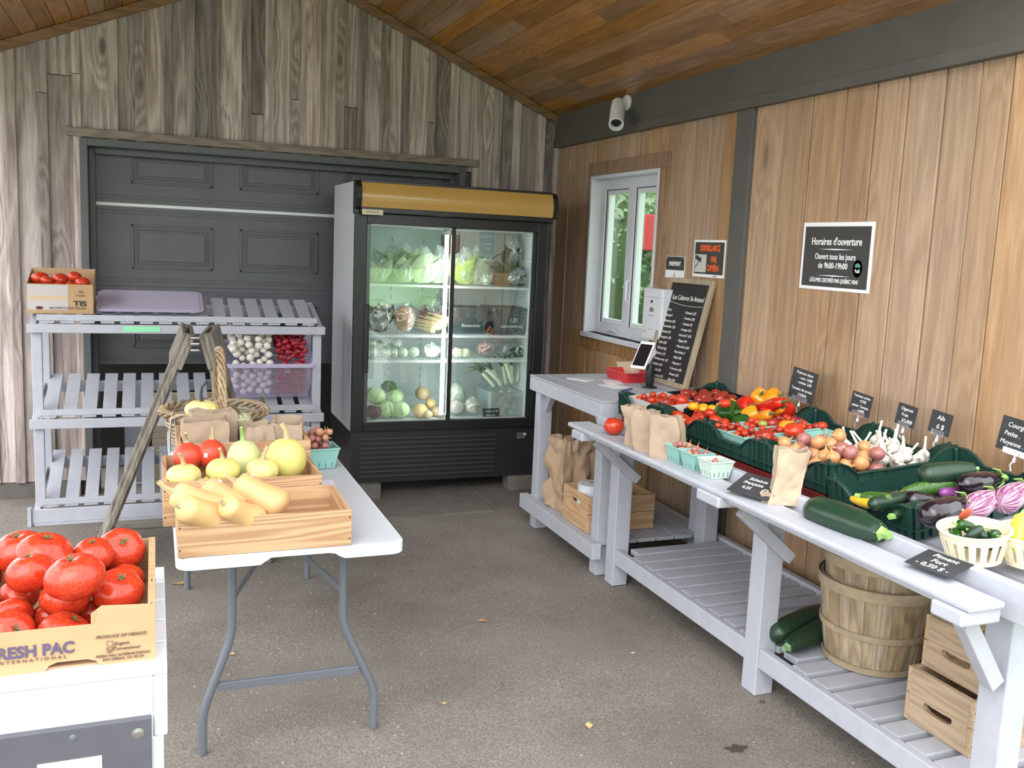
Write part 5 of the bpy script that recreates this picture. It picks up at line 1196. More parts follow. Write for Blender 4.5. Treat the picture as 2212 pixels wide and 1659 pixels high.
o = paper = box(0, .11, 0, .15, 0, .0012).build('paper_sheet', WHITE, None); o.matrix_world = TR(2.25, 4.30, tz+.0005, rz=.2); tag(o, 'white paper sheet nearest the front on the payment table', 'paper')
o = box(0, .10, 0, .15, 0, .0012).build('paper_sheet', WHITE, None); o.matrix_world = TR(2.29, 4.48, tz+.0005, rz=-.3); tag(o, 'white paper sheet before the red tray on the payment table', 'paper')
o = box(0, .07, 0, .14, 0, .006).build('envelope_stack', plain('envelope', (.62, .62, .64), .6), None); o.matrix_world = TR(2.21, 4.55, tz+.0005, rz=.5); tag(o, 'thin stack of grey white envelopes at the far side of the payment table', 'papers')
a = at(1346, 845, 'z', tz+.006); b = at(1362, 841, 'z', tz+.006); pn = thing('blue_pen', 'blue pen lying at the near edge of the payment table', 'pen', (0, 0, 0)); MB().tube([a+Vector((-.02, -.01, 0)), a+Vector((.07, .06, 0))], .005, 10).build('barrel', plain('blue_pen_ink', (.03, .08, .35), .3), pn, smooth=True)
MB().tube([a+Vector((.07, .06, 0)), a+Vector((.095, .08, 0))], .004, 10).build('cap', plain('blue_cap', (.02, .05, .25), .3), pn, smooth=True)
# leaning chalkboard
bl, tl, tr_ = at(1431, 838, 'z', tz+.002), at(1484, 614, 'x', 2.755), at(1582, 618, 'x', 2.755)
Wc, Hc_ = .43, .60
base = Vector((2.615, 4.635, tz)); up = Vector((2.752, 4.455, 1.445))-base; Hc_ = up.length
Mx = orient(base, (.03, -1, -.0), up); cb = thing('chalkboard', 'tall wood-framed chalkboard price list leaning on the wall above the payment table', 'sign', M=Mx)
fw = .028
for nm, q in (('frame_side', (0, fw, 0, Hc_)), ('frame_side', (Wc-fw, Wc, 0, Hc_)), ('frame_rail', (fw, Wc-fw, 0, fw)), ('frame_rail', (fw, Wc-fw, Hc_-fw, Hc_))): box(q[0], q[1], q[2], q[3], -.012, .012).build(nm, wood('frame_wood', (.46, .37, .24), (.32, .24, .14), 'y', .05, .1), cb, bevel=.002)
box(fw-.004, Wc-fw+.004, fw-.004, Hc_-fw+.004, -.006, .001).build('board', plain('chalkboard_black', (.022, .020, .019), .75, var=.2), cb)
text('Les Cultures St-Amand', .040, CHALK, cb, Wc/2+.005, Hc_-.11, .0014, 'chalk_title', .1, .82)
MB().tube([(.05+.33*i/20, Hc_-.135-.012*math.sin(i/20*3)-.01*(i/20), .002) for i in range(21)], .0013, 5).build('chalk_line', CHALK, cb)
LC = ['- Ail 6', 'Ail deal 3', 'Betteraves 4,25', 'Concombre 1,50', 'Carotte 4,75', 'Courgette 1,50', 'Celeri 4,00', 'Chou (au kg)', 'Poivrons 1,25', 'Poivrons verts 1,25', 'Verdure 4,50', 'Epinards 4,50', 'Haricots frais 4,75']
RCO = ['- Poireaux 5,25', '- Tomates 3,50', '- Tomates 3/2', '- Courges 4,25', 'Corne de T 4,25', '- Oignon 3/2', '- Piment fort 0,50', 'Fines herbes 3', '- Radis 3,00', '- Roquette 4', 'P. de terre 4,50', '- Pomme 3,25', '- Kale 3,50']
for i, (l, r_) in enumerate(zip(LC, RCO)):
    y = Hc_-.185-i*.0315; text(l, .021, CHALK, cb, .045, y, .0014, 'chalk_writing', .15, .86, align='LEFT'); text(r_, .021, CHALK, cb, .225, y-.004, .0014, 'chalk_writing', .15, .86, align='LEFT')
# wall things on the right
def wall_sign(name, label, pxs, x=XR-.004, cat='sign'):
    ps = [at(q[0], q[1], 'x', x) for q in pxs]; c = (ps[0]+ps[1]+ps[2]+ps[3])/4
    w = (abs(ps[0].y-ps[1].y)+abs(ps[3].y-ps[2].y))/2; h = (abs(ps[0].z-ps[3].z)+abs(ps[1].z-ps[2].z))/2
    r = thing(name, label, cat, M=orient((x-.001, c.y, c.z), (0, -1, 0), (0, 0, 1))); return r, w, h
r, w, h = wall_sign('opening_hours_sign', 'black and white opening hours sign on the wood wall, reading Horaires d\'ouverture', ((1738, 481), (1890, 479), (1878, 633), (1726, 623)))
box(-w/2, w/2, -h/2, h/2, -.003, 0).build('border', WHITE, r); box(-w/2+.016, w/2-.016, -h/2+.014, h/2-.018, 0, .0008).build('panel', plain('sign_black', (.045, .042, .038), .5), r)
text("Horaires d'ouverture", .046, WHITE, r, .0, h/2-.085, .001, sx=.82, bold=.0006)
text('Ouvert tous les jours', .037, WHITE, r, 0, -.002, .001, sx=.82, bold=.0004); text('de 9h00-19h00', .037, WHITE, r, -.01, -.042, .001, sx=.85, bold=.0004); text('LÉGUMES CERTIFIÉS PAR QUÉBEC VRAI', .025, WHITE, r, 0, -h/2+.042, .001, shear=.25, sx=.72, bold=.0004)
for yy, n_ in ((h/2-.118, 0), (-.085, 0)): MB().prism([(-.11, yy, .0009), (0, yy-.0028, .0009), (.11, yy, .0009), (0, yy+.0028, .0009)], (0, 0, .0006)).build('rule', WHITE, r)
logo(r, .148, -.048, .034)
r, w, h = wall_sign('camera_warning_sign', 'camera surveillance warning sign with orange capitals, above the chalkboard', ((1501, 518), (1571, 519), (1562, 600), (1496, 598)))
box(-w/2, w/2, -h/2, h/2, -.003, 0).build('border', WHITE, r); box(-w/2+.012, w/2-.012, -h/2+.016, h/2-.012, 0, .0008).build('panel', plain('sign_black', (0, 0, 0)), r)
OR = plain('sign_orange', (.85, .13, .02), .5)
text('SURVEILLANCE', .046, OR, r, .008, h/2-.045, .001, sx=.62, bold=.0016); text('PAR', .046, OR, r, .05, -.005, .001, sx=.66, bold=.0016); text('CAMÉRA', .046, OR, r, .045, -h/2+.048, .001, sx=.64, bold=.0016)
box(-w/2+.018, -.022, -h/2+.025, .022, .0009, .0014).build('picture_panel', plain('pale_grey', (.55, .55, .52), .6), r)
mb = MB(); x0 = -w/2+.02; mb.bar((x0+.005, .008, .002), (x0+.06, -.012, .002), .022, .001, (0, 0, 1)).bar((x0+.01, .016, .0026), (x0+.066, -.002, .0026), .004, .001, (0, 0, 1)).bar((x0+.03, -.015, .002), (x0+.028, -.035, .002), .005, .001, (0, 0, 1)).bar((x0+.028, -.037, .002), (x0+.008, -.04, .002), .005, .001, (0, 0, 1)).bar((x0+.008, -.04, .002), (x0+.006, -.055, .002), .004, .001, (0, 0, 1)); mb.build('camera_pictogram', plain('sign_black', (0, 0, 0)), r)
text('SECURITE', .008, plain('sign_black', (0, 0, 0)), r, .07, -h/2+.008, .0005)
r, w, h = wall_sign('payment_sign', 'small black and white sign reading PAIEMENT beside the window', ((1441, 553), (1480, 554), (1477, 602), (1436, 599)))
box(-w/2, w/2, -h/2, h/2, -.003, 0).build('backing', WHITE, r); box(-w/2+.003, w/2-.003, -h/2+.045, h/2-.003, 0, .0008).build('panel', plain('sign_black', (0, 0, 0)), r)
text('PAIEMENT', .034, WHITE, r, 0, .018, .001, sx=.82, bold=.001)
mb = MB(); mb.bar((0, -h/2+.038, .0006), (0, -h/2+.014, .0006), .0025, .0008, (0, 0, 1)).prism([(-.006, -h/2+.018, .0004), (.006, -h/2+.018, .0004), (0, -h/2+.006, .0004)], (0, 0, .0006)); mb.build('down_arrow', plain('sign_black', (0, 0, 0)), r)
for x in (-w/2+.012, w/2-.012): MB().lathe([(.001, .003), (.004, .0025), (.005, 0)], 10, M=Matrix.Translation((x, h/2-.012, .0008))).build('screw', STEEL, r)
# drop box
ml = thing('payment_drop_box', 'white wall-mounted payment box beside the window', 'box', M=orient((XR-.002, 4.70, 1.105), (0, -1, 0), (0, 0, 1)))
w, h, d = .225, .30, .10
box(-w/2, w/2, 0, h, 0, d).build('body', PAINTW, ml, bevel=.006)
box(-w/2+.012, w/2-.008, .012, h-.055, d, d+.004).build('door', PAINTW, ml, bevel=.002); box(-w/2+.012, w/2-.008, h-.050, h-.008, d, d+.005).build('flap', PAINTW, ml, bevel=.003)
MB().lathe([(.001, .006), (.008, .005), (.009, 0)], 14, M=Matrix.Translation((0, h-.075, d+.004))).build('lock', plain('lock_dark', (.05, .05, .05), .4, .6), ml)
box(-.022, .022, h-.135, h-.110, d+.004, d+.0052).build('name_window', plain('label_grey', (.20, .20, .18), .5), ml)
text('Paiement ici', .014, plain('grey_ink', (.35, .35, .36), .7), ml, 0, h-.155, d+.0042)
for x, y in ((-.07, .045), (.0, .062), (.07, .045)): mb = MB(); [mb.box(x-.02+k*.015, x-.01+k*.015, y, y+.003, d+.004, d+.0046) for k in range(3)]; mb.build('slot_marks', BLACK, ml)
# security lamp on the beam
lp = thing('wall_spotlight', 'white cylindrical spotlight on a round base, fixed to the dark beam', 'lamp', (0, 0, 0))
bs = at(1356, 222, 'x', XR-.03); MB().lathe([(.001, .0), (.048, 0), (.048, .012), (.040, .02), (.001, .022)], 28, M=orient(bs, (0, -1, 0), (0, 0, 1))).build('wall_plate', WHITE, lp, smooth=False)
j = bs+Vector((-.065, .0, -.01)); MB().tube([bs+Vector((-.015, 0, 0)), j], .016, 12).tube([j+Vector((0, -.02, 0)), j+Vector((0, .02, 0))], .022, 12).build('swivel', WHITE, lp, smooth=True)
e = at(1331, 268, 'x', 2.60); ax_ = (e-j).normalized(); L = (e-j).length+.005
Mz = Matrix.Translation(j) @ Vector((0, 0, 1)).rotation_difference(ax_).to_matrix().to_4x4()
MB().lathe([(.02, -.01), (.040, .0), (.042, .02), (.042, .06), (.045, .065), (.045, L), (.038, L), (.036, L-.03), (.001, L-.035)], 28, M=Mz).build('lamp_barrel', WHITE, lp, smooth=False)
MB().lathe([(.001, L-.02), (.030, L-.022), (.034, L-.034)], 20, M=Mz).build('lens', plain('lens_dark', (.02, .02, .02), .1), lp, smooth=True)
q = at(1103, -4, 'z', 2.93); cl = thing('ceiling_spotlight', 'white round ceiling lamp cut off by the top of the picture', 'lamp', (q.x, q.y, q.z)); MB().lathe([(.03, -.0), (.04, .0), (.05, .03), (.05, .10)], 24).build('shade', WHITE, cl, smooth=True); MB().lathe([(.001, -.006), (.02, -.004), (.029, .002)], 20).build('bulb', plain('bulb_white', (.8, .8, .78), .2), cl, smooth=True)
# ------------------------------------------------------------------ under the tables
lc = wood_crate('wooden_crate', 'small old wooden crate with a hand slot on the payment table\'s lower shelf', TR(2.03, 4.09, .181), .385, .31, .185, CRX2, CRY2, boards=2, slots=.72)
rb = thing('bag_roll', 'roll of clear plastic produce bags standing in the old wooden crate', 'roll', (2.11, 4.22, .195))
MB().lathe([(.018, .0), (.075, .0), (.077, .02), (.075, .21), (.018, .212)], 32).build('rolled_film', plain('roll_white', (.62, .66, .70), .25, var=.12, vs=30), rb, smooth=False); MB().lathe([(.012, -.001), (.019, -.001), (.019, .214), (.012, .214)], 20).build('core', CARD, rb)
paper_bag('large crumpled kraft bag standing on the lower shelf behind the old crate', TR(2.17, 4.56, .181, rz=.15), .25, .16, .40, None, seed=41, crush=.022, fold=.0, mat=plain('kraft_brown', (.40, .28, .18), .8, var=.06, vs=9))
# bushel baskets
def bushel(label, M, r0=.165, r1=.215, h=.31):
    r = thing('bushel_basket', label, 'basket', M=M); mb = MB(); n = 26; rnd = random.Random(3)
    for i in range(n):
        a0 = 2*PI*i/n; w = PI/n*1.12; off = .002*(i % 2)
        vs = []
        for k in range(7):
            z = h*k/6; q = r0+(r1-r0)*(k/6)**.8+off
            for da in (-w, 0, w): vs.append((q*math.cos(a0+da), q*math.sin(a0+da), z))
            for da in (w, 0, -w): vs.append(((q-.003)*math.cos(a0+da), (q-.003)*math.sin(a0+da), z))
        mb.add(vs, [(6*k+j, 6*k+(j+1) % 6, 6*(k+1)+(j+1) % 6, 6*(k+1)+j) for k in range(6) for j in range(6)])
    mb.build('staves', BUSH, r)
    for z, hh, nm in ((h-.03, .038, 'top_hoop'), (h*.42, .022, 'middle_hoop'), (.004, .022, 'bottom_hoop')):
        f = lambda z: r0+(r1-r0)*(max(0, min(1, z/h)))**.8+.004
        MB().lathe([(f(z), z), (f(z)+.006, z), (f(z+hh)+.006, z+hh), (f(z+hh), z+hh)], 48, cap=False).build(nm, BUSH if 0 else plain('hoop_veneer', (.36, .28, .18), .75, var=.2, vs=20), r)
    if h > .3: MB().lathe([(f(h-.004)-.012, h-.03), (f(h)-.006, h-.03), (f(h)-.006, h+.006), (f(h)-.012, h+.006)], 48, cap=False).build('inner_rim', plain('hoop_veneer', (0, 0, 0)), r)
    MB().lathe([(.001, .004), (r0-.004, .004), (r0-.004, .01), (.001, .01)], 30).build('base', BUSH, r); return r
bc = Vector((2.40, 2.475, .187))
bushel('bottom bushel basket of the nested stack on the bench\'s lower shelf', Matrix.Translation(bc), .158, .198, .305)
bushel('middle bushel basket nested in the stack on the bench\'s lower shelf', Matrix.Translation(bc+Vector((.008, .005, .085))), .150, .190, .305)
bushel('top bushel basket nested in the stack on the bench\'s lower shelf', Matrix.Translation(bc+Vector((.0, .01, .165))), .146, .184, .30)
BXX = wood('box_wood_x', (.52, .36, .20), (.40, .26, .13), 'x', .12, .1, .5, 1, 40, ls=.5, rg=.35); BXY = wood('box_wood_y', (.46, .33, .205), (.34, .23, .13), 'y', .3, .1, .5, 1, 40, ls=.5, rg=.35)
wood_crate('wooden_box', 'lower one of the two stacked wooden boxes with hand slots under the bench', TR(2.19, 1.84, .187), .42, .255, .172, BXX, BXY, boards=2, slots=.42, t=.016, cat='box')
wood_crate('wooden_box', 'upper one of the two stacked wooden boxes with hand slots under the bench', TR(2.235, 1.835, .360, rz=0), .40, .255, .165, BXX, BXY, boards=2, slots=.42, t=.016, cat='box')
lv('marrow', 'dark marrow at the back of the pair lying on the bench\'s lower shelf', 'marrow', (2.09, 2.635, .240), (2.42, 2.77, .248), P_ZUC, .046, ZUC, (.022, .011, STEMT, 'cut'), roll=1)
lv('marrow', 'dark marrow at the front of the pair lying on the bench\'s lower shelf', 'marrow', (2.36, 2.665, .234), (2.09, 2.555, .230), P_ZUC, .042, ZUC, (.022, .011, plain('green_stub', (.18, .30, .14), .7), 'cut'), roll=2)
# ------------------------------------------------------------------ glass-door cooler
FX0, FX1, FY, FB = 1.118, 2.372, 5.58, 6.28
fg = thing('drinks_cooler', 'tall black two-door glass cooler with a yellow header, full of vegetables', 'fridge', (FX0, FY, 0))
FWd = FX1-FX0; D_ = FB-FY
FWHITE = plain('cooler_white', (.58, .60, .62), .35); INW = plain('cooler_inside', (.62, .68, .69), .5)
box(0, .012, .035, D_, .43, 1.955).build('side_panel', FWHITE, fg, bevel=.002); box(FWd-.012, FWd, .035, D_, .43, 1.95).build('side_panel', BLACKM, fg)
box(.013, FWd-.013, .03, D_-.021, 1.70, 1.95).build('top_box', BLACKM, fg); box(.001, FWd-.001, D_-.02, D_-.0005, .10, 1.95).build('back_panel', BLACKM, fg)
box(0, FWd, .02, D_-.02, .10, .43).build('base_cabinet', BLACKM, fg)
mb = MB(); mb.box(.013, .075, .03, D_-.03, .47, 1.70).box(FWd-.065, FWd-.013, .03, D_-.03, .47, 1.70).box(.075, FWd-.065, D_-.06, D_-.03, .47, 1.70).box(.013, FWd-.013, .05, D_-.03, .46, .475).box(.013, FWd-.013, .05, D_-.03, 1.695, 1.699)
mb.build('liner', INW, fg)
# front frame
gz0, gz1 = .492, 1.705
mb = MB(); mb.box(0, .075, 0, .03, .43, 1.77).box(FWd-.068, FWd, 0, .03, .43, 1.77).box(.075, FWd-.068, 0, .03, .43, gz0).box(.075, FWd-.068, 0, .03, gz1, 1.77)
mb.build('door_frame', BLACK, fg, bevel=.004)
mid = 1.74-FX0
for x0, x1, y0, nm in ((.075, mid+.012, .004, 'sliding_door'), (mid-.01, FWd-.068, .018, 'sliding_door')):
    dr = box(x0, x0+.022, y0, y0+.012, gz0, gz1).build(nm, BLACK if x0 > .1 else plain('alu_dark', (.10, .105, .11), .3, .6), fg, bevel=.002)
    q = MB(); q.box(x1-.028, x1, y0, y0+.012, gz0, gz1); q.build('stile', BLACK if x0 < .1 else BLACKM, dr, bevel=.002)
    box(x0+.022, x1-.028, y0+.004, y0+.008, gz0, gz1).build('glass', PANE, dr)
    for za, zb in ((gz1-.010, gz1), (gz0, gz0+.008)): box(x0+.022, x1-.028, y0, y0+.010, za, zb).build('edge_trim', plain('grey_edge', (.35, .38, .38), .4), dr)
    hx = x0-.012 if x0 < .1 else x1-.022
    box(hx, hx+.035, y0-.014, y0+.004, .80, 1.22).build('handle', BLACK, dr, bevel=.006)
# header
mb = MB(); prof = [(.0, 1.79), (-.055, 1.80), (-.075, 1.86), (-.062, 1.92), (-.03, 1.955), (.04, 1.96), (.04, 1.76), (0, 1.76)]
mb.prism([(-.006, y, z) for y, z in prof], (.032, 0, 0)).prism([(FWd+.004, y, z) for y, z in prof], (.030, 0, 0)); mb.box(.026, FWd+.004, -.052, .04, 1.77, 1.802).box(.026, FWd+.004, -.035, .04, 1.945, 1.962)
mb.build('header_case', BLACK, fg, bevel=.003)
mb = MB(); n = 10; x0, x1 = .026, FWd+.004; cv = [(-.050-.020*math.sin(PI*i/n), 1.80+.147*i/n) for i in range(n+1)]
vs = []; 
for i, (y, z) in enumerate(cv): vs += [(x0, y+.016*(i/n), z), (x1, y+.016*(i/n), z), (x1, y+.02+.016*(i/n), z), (x0, y+.02+.016*(i/n), z)]
mb.add(vs, [(4*i+a, 4*i+(a+1) % 4, 4*i+4+(a+1) % 4, 4*i+4+a) for i in range(n) for a in range(4)]+[(0, 1, 2, 3), (4*n+3, 4*n+2, 4*n+1, 4*n)])
mb.build('yellow_header', plain('header_yellow', (.50, .30, .085), .22, var=.10, vs=1.6, coat=.3), fg, smooth=True)
mb = MB(); mb.box(.03, .155, -.058, -.053, 1.757, 1.788); o = mb.build('nameplate', plain('plate_cream', (.62, .55, .38), .4), fg); MB().box(.12, .126, -.0592, -.058, 1.765, 1.782).box(.05, .11, -.0592, -.058, 1.770, 1.776).build('plate_mark', plain('plate_ink', (.25, .22, .15), .5), o)
mb = MB()
for i in range(9): mb.box(.06, FWd-.30, .008, .022, .135+i*.030, .147+i*.030)
mb.build('grille', plain('grille_black', (.035, .036, .038), .4), fg, bevel=.002)
o = box(FWd-.15, FWd-.09, .014, .022, .35, .39).build('control', plain('control_grey', (.10, .10, .11), .4), fg); box(FWd-.105, FWd-.085, .010, .0139, .375, .385).build('control_light', WHITE, o)
for x, nm in ((.02, 0), (FWd-.20, 1)):
    o = box(FX0+x-.0, FX0+x+.17, FY-.03+.02*nm, FY+.12, .004, .1).build('concrete_block', SLAB, None, bevel=.006); tag(o, ('left' if nm == 0 else 'right')+' grey block supporting the front of the cooler', 'block')
# shelves and lamp
for z in (1.335, 1.018, .857):
    mb = MB(); mb.box(.078, FWd-.068, .085, .10, z-.006, z+.008)
    for i in range(46): xx = .085+i*(FWd-.16)/45; mb.box(xx-.0015, xx+.0015, .10, D_-.07, z, z+.004)
    for yy in (.25, .45): mb.box(.078, FWd-.068, yy, yy+.006, z-.004, z)
    mb.build('wire_shelf', plain('shelf_white', (.80, .84, .83), .35), fg)
mb = MB()
for x in (.38, .60): 
    for i in range(20): mb.box(x, x+.006, D_-.066, D_-.06, .56+i*.055, .585+i*.055)
mb.build('shelf_track', plain('track_grey', (.35, .38, .39), .5), fg)
lampx = mid-.035
mb = MB().tube([(lampx, .045, .515), (lampx, .045, 1.665)], .0125, 12); mb.build('light_tube', plain('tube_light', (.93, 1, .97), .5, emit=18), fg, smooth=True)
MB().box(lampx-.02, lampx+.02, .032, .06, 1.66, 1.695).box(lampx-.02, lampx+.02, .032, .06, .48, .52).build('tube_holder', plain('holder', (.4, .42, .42), .4), fg)
box(1.26, 1.33, FY+.62, FY+.63, 1.52, 1.64).build('note', SLATE, fg, M=Matrix.Translation((-FX0, -FY, 0)))
box(1.84, 1.97, FY+.612, FY+.622, 1.54, 1.67).build('note', SLATE, fg, M=Matrix.Translation((-FX0, -FY, 0)))
# vegetables in the cooler: y from FY+.12 back
SH = {1: 1.343, 2: 1.0265, 3: .8655, 0: .478}
def fat(px, py, y): q = at(px, py, 'y', y); return q
def blob(name, mat, M, r, seed, amp=.12, sc=(1, 1, 1), parent=None, sub=3, fr=1.6):
    bm = bmesh.new(); bmesh.ops.create_icosphere(bm, subdivisions=sub, radius=1)
    for v in bm.verts:
        n_ = v.co.normalized(); q = n_*fr+Vector((seed*1.7, 0, 0)); d = 1+amp*noise.noise(q)+amp*.6*abs(noise.noise(q*2.6)); v.co = Vector((n_.x*d*sc[0], n_.y*d*sc[1], n_.z*d*sc[2]))*r
    me = bpy.data.meshes.new(name); bm.to_mesh(me); bm.free(); me.materials.append(mat)
    for p in me.polygons: p.use_smooth = True
    o = bpy.data.objects.new(name, me); COL.objects.link(o)
    if parent: o.parent = parent; o.matrix_local = M
    else: o.matrix_world = M
    return o
def bagged(name, label, cat, px, py, zs, y, r, sc, mat, seed, inner='leaf', group=None, top=True):
    """a produce bag: crinkled clear film round its contents, the neck gathered on top"""
    q = fat(px, py, y); z = SH[zs]; hh = r*sc[2]
    root = thing(name, label, cat, (q.x, y, z+hh+.010), group)
    if inner == 'leaf':
        leafy('leaves', TR(0, 0, -hh*.95), 16, hh*2.1, r*sc[0]*.45, mat, root, seed, .35)
    else: blob('contents', mat, Matrix(), r*.86, seed, .18, sc, root, 3, 2.5)
    b = blob('film', BAGF, Matrix(), r, seed+3, .20, (sc[0]*.92, sc[1]*.95, sc[2]*.96), root, 4, 3.2)
    if top: leafy('gathered_neck', TR(0, 0, hh*.75), 5, r*.6, r*.12, BAGF, b, seed+5, .5)
    return root
CEL = plain('celery_green', (.40, .48, .30), .5, var=.2, vs=30); PALE = plain('pale_leaf', (.42, .50, .36), .5, var=.25, vs=25)
LETT = plain('lettuce_lime', (.42, .56, .14), .5, var=.25, vs=25); WHITEV = plain('white_veg', (.70, .74, .62), .5, var=.1, vs=20)
Y0 = FY+.20
for a in (('salad_bag', 'clear bag of pale leaves at the far left of the top cooler shelf', 'bag', 818, 600, 1, Y0, .075, (.8, .8, 1.1), PALE, 1), ('salad_bag', 'second clear bag of leaves from the left on the top cooler shelf', 'bag', 846, 590, 1, Y0+.08, .085, (.7, .8, 1.35), PALE, 2),
          ('celery_bag', 'clear bag of celery under the bright reflection on the top cooler shelf', 'bag', 872, 590, 1, Y0, .085, (.75, .8, 1.45), CEL, 3), ('celery_bag', 'bag of celery at the middle of the top cooler shelf', 'bag', 915, 590, 1, Y0, .085, (.85, .8, 1.35), CEL, 4), ('salad_bag', 'bag of mixed leaves beside the lamp on the top cooler shelf', 'bag', 948, 590, 1, Y0+.03, .08, (.7, .8, 1.5), PALE, 5),
          ('lettuce_bag', 'bright lime lettuce bag right of the cooler lamp', 'bag', 1003, 595, 1, Y0, .085, (.7, .8, 1.4), LETT, 6), ('lettuce_bag', 'long pale romaine bag on the top cooler shelf', 'bag', 1028, 595, 1, Y0, .085, (.6, .7, 1.45), PALE, 7), ('salad_bag', 'small clear bag before the basket on the top cooler shelf', 'bag', 1050, 612, 1, Y0-.03, .05, (.9, .9, 1), WHITEV, 8),
          ('herb_bag', 'crinkled empty-looking bag at the right end of the top cooler shelf', 'bag', 1118, 608, 1, Y0-.04, .065, (1.2, .8, .8), LEAFD, 9), ('kale_bag', 'bag of dark leaves at the left of the second cooler shelf', 'bag', 818, 700, 2, Y0, .095, (1.0, .8, 1.1), LEAFD, 10),
          ('chard_bag', 'bag of dark chard behind the parsnips on the second cooler shelf', 'bag', 935, 690, 2, Y0+.22, .11, (1.1, .7, 1.0), plain('chard', (.07, .05, .035), .6, var=.3, vs=20), 11), ('kale_bag', 'bag of dark greens at the right end of the third cooler shelf', 'bag', 1128, 765, 3, Y0, .05, (1.1, .8, .9), LEAFD, 12), ('kale_bag', 'bag of dark greens beside the red bag on the third cooler shelf', 'bag', 1095, 765, 3, Y0+.02, .05, (1, .8, .95), LEAFD, 13),
          ('herb_bag', 'silvery bag of herbs by the lamp on the third cooler shelf', 'bag', 932, 768, 3, Y0, .052, (1.2, .8, .85), WHITEV, 14)):
    bagged(*a, 'leaf')
bagged('carrot_bag', 'clear bag of orange carrots on the second cooler shelf', 'bag', 873, 705, 2, Y0-.02, .085, (.85, .6, 1.0), plain('carrot_orange', (.62, .22, .07), .4, var=.25, vs=30), 20, 'mass')
bagged('beet_bag', 'clear bag of red vegetables on the third cooler shelf', 'bag', 1050, 762, 3, Y0, .062, (1.15, .8, .9), speckled('beet_pink', (.45, .03, .05), (.70, .45, .45), 40, .4, (.5, .62)), 21, 'mass')
bagged('garlic_bag', 'bag of pinkish garlic at the left under the cooler lamp', 'bag', 985, 888, 0, Y0, .058, (1, .8, .9), speckled('garlic_pink', (.55, .42, .40), (.75, .68, .64), 40, .5), 22, 'mass')
bagged('garlic_bag', 'bag of pinkish garlic beside the black card in the cooler', 'bag', 1020, 888, 0, Y0, .060, (1, .8, .95), speckled('garlic_pink', (0, 0, 0), (0, 0, 0)), 23, 'mass')
bagged('garlic_bag', 'bag of garlic resting on the pinkish ones in the cooler', 'bag', 985, 860, 0, Y0+.12, .07, (1, .8, 1.4), WHITEV, 24, 'mass')
for i in range(9):
    q = fat(905+(i % 3)*12, 690+(i//3)*9, Y0+.02*i/3); lv('parsnip', 'tapering cream parsnip on the second cooler shelf', 'parsnip', (q.x+.10, Y0-.03, 1.045+.018*(i % 3)+.02*(i//3)), (q.x-.03, Y0+.16, 1.06+.03*(i % 3)+.02*(i//3)), P_ROOT[::-1] and [(0, .5), (.07, 1), (.3, .75), (.7, .3), (1, .05)], .018, plain('parsnip_cream', (.70, .58, .36), .5, var=.1, vs=30), group='parsnips in the cooler')
tn = ('whiteball', lambda: [('body', MB().lathe(ell(.93, 14, 1), 22, 5, .01).mesh('ball', WHITEV, True)), ('film', MB().lathe([(r*1.07, z*1.07) for r, z in ell(.93, 14, 1)], 22, 5, .04).mesh('film', BAGF, True), [])])
for px, py, r, dy in ((800, 748, .038, .05), (803, 772, .036, -.02), (824, 748, .034, .05), (833, 772, .033, -.01), (856, 746, .036, .05), (850, 772, .034, 0), (870, 768, .034, -.01), (893, 766, .038, .0)):
    z = SH[3]+.002+r if py > 760 else SH[3]+r*2.35; q = fat(px, py, Y0+dy); put(tn[0], tn[1], 'white_turnip', TR(q.x, Y0+dy, z, s=r), 'white bagged turnip on the third cooler shelf', 'turnip', 'bagged white turnips in the cooler')
for px, r in ((988, .036), (1006, .034)):
    q = fat(px, 765, Y0); o = blob('cauliflower', plain('cauliflower_white', (.78, .75, .58), .7, var=.1, vs=60), TR(q.x, Y0, SH[3]+r+.001), r*.95, px, .35, (1, 1, .85), None, 4, 4); tag(o, ('left' if px < 1000 else 'right')+' small cauliflower beside the cooler lamp on the third shelf', 'cauliflower')
CAB = striped('cabbage_green', (.42, .60, .24), (.66, .78, .48), 9, .5, 1.5)
def k_cab(mat):
    def f():
        o = []; mb = MB().lathe([(r*(1+.02*math.sin(z*9)), z) for r, z in ell(.92, 18, .95)], 36, 5, .03); w = MB()
        for k in range(5):
            a = k*1.256; n_ = 8; vs = []
            for i in range(n_+1):
                t = i/n_; el = -1.2+t*2.2
                for j in range(5):
                    az = a+(j-2)*.30*math.sin(PI*(.15+.7*t)); R = 1.03+.05*abs(j-2)/2*t+.02*math.sin(j*3+i); vs.append((R*math.cos(el)*math.cos(az), R*math.cos(el)*math.sin(az), R*math.sin(el)*.93))
            w.add(vs, [(5*i+j, 5*i+j+1, 5*i+j+6, 5*i+j+5) for i in range(n_) for j in range(4)])
        return [('head', mb.mesh('cabbage_head', mat, True)), ('outer_leaves', w.mesh('outer_leaves', mat, True), [])]
    return f
RB = plain('red_cabbage', (.07, .02, .035), .45, var=.2, vs=20); BRC = plain('broccoli', (.08, .17, .05), .8, var=.3, vs=60)
for px, py, r, dy, mt, lab in ((806, 892, .050, -.05, RB, 'dark red cabbage in the bottom left corner of the cooler'), (812, 855, .064, .08, CAB, 'pale cabbage at the upper left of the cooler floor heap'), (835, 882, .058, .0, CAB, 'green cabbage low in the middle of the cooler floor heap'), (853, 858, .058, .10, CAB, 'round pale cabbage on top of the cooler floor heap'), (866, 886, .058, -.02, CAB, 'green cabbage at the right of the cooler floor heap')):
    q = fat(px, py, Y0+dy); z = SH[0]+r*.97 if py > 870 else q.z
    put('cab'+mt.name, k_cab(mt), 'cabbage', TR(q.x, Y0+dy, z, rz=px, rx=.3, s=r*.96), lab, 'cabbage')
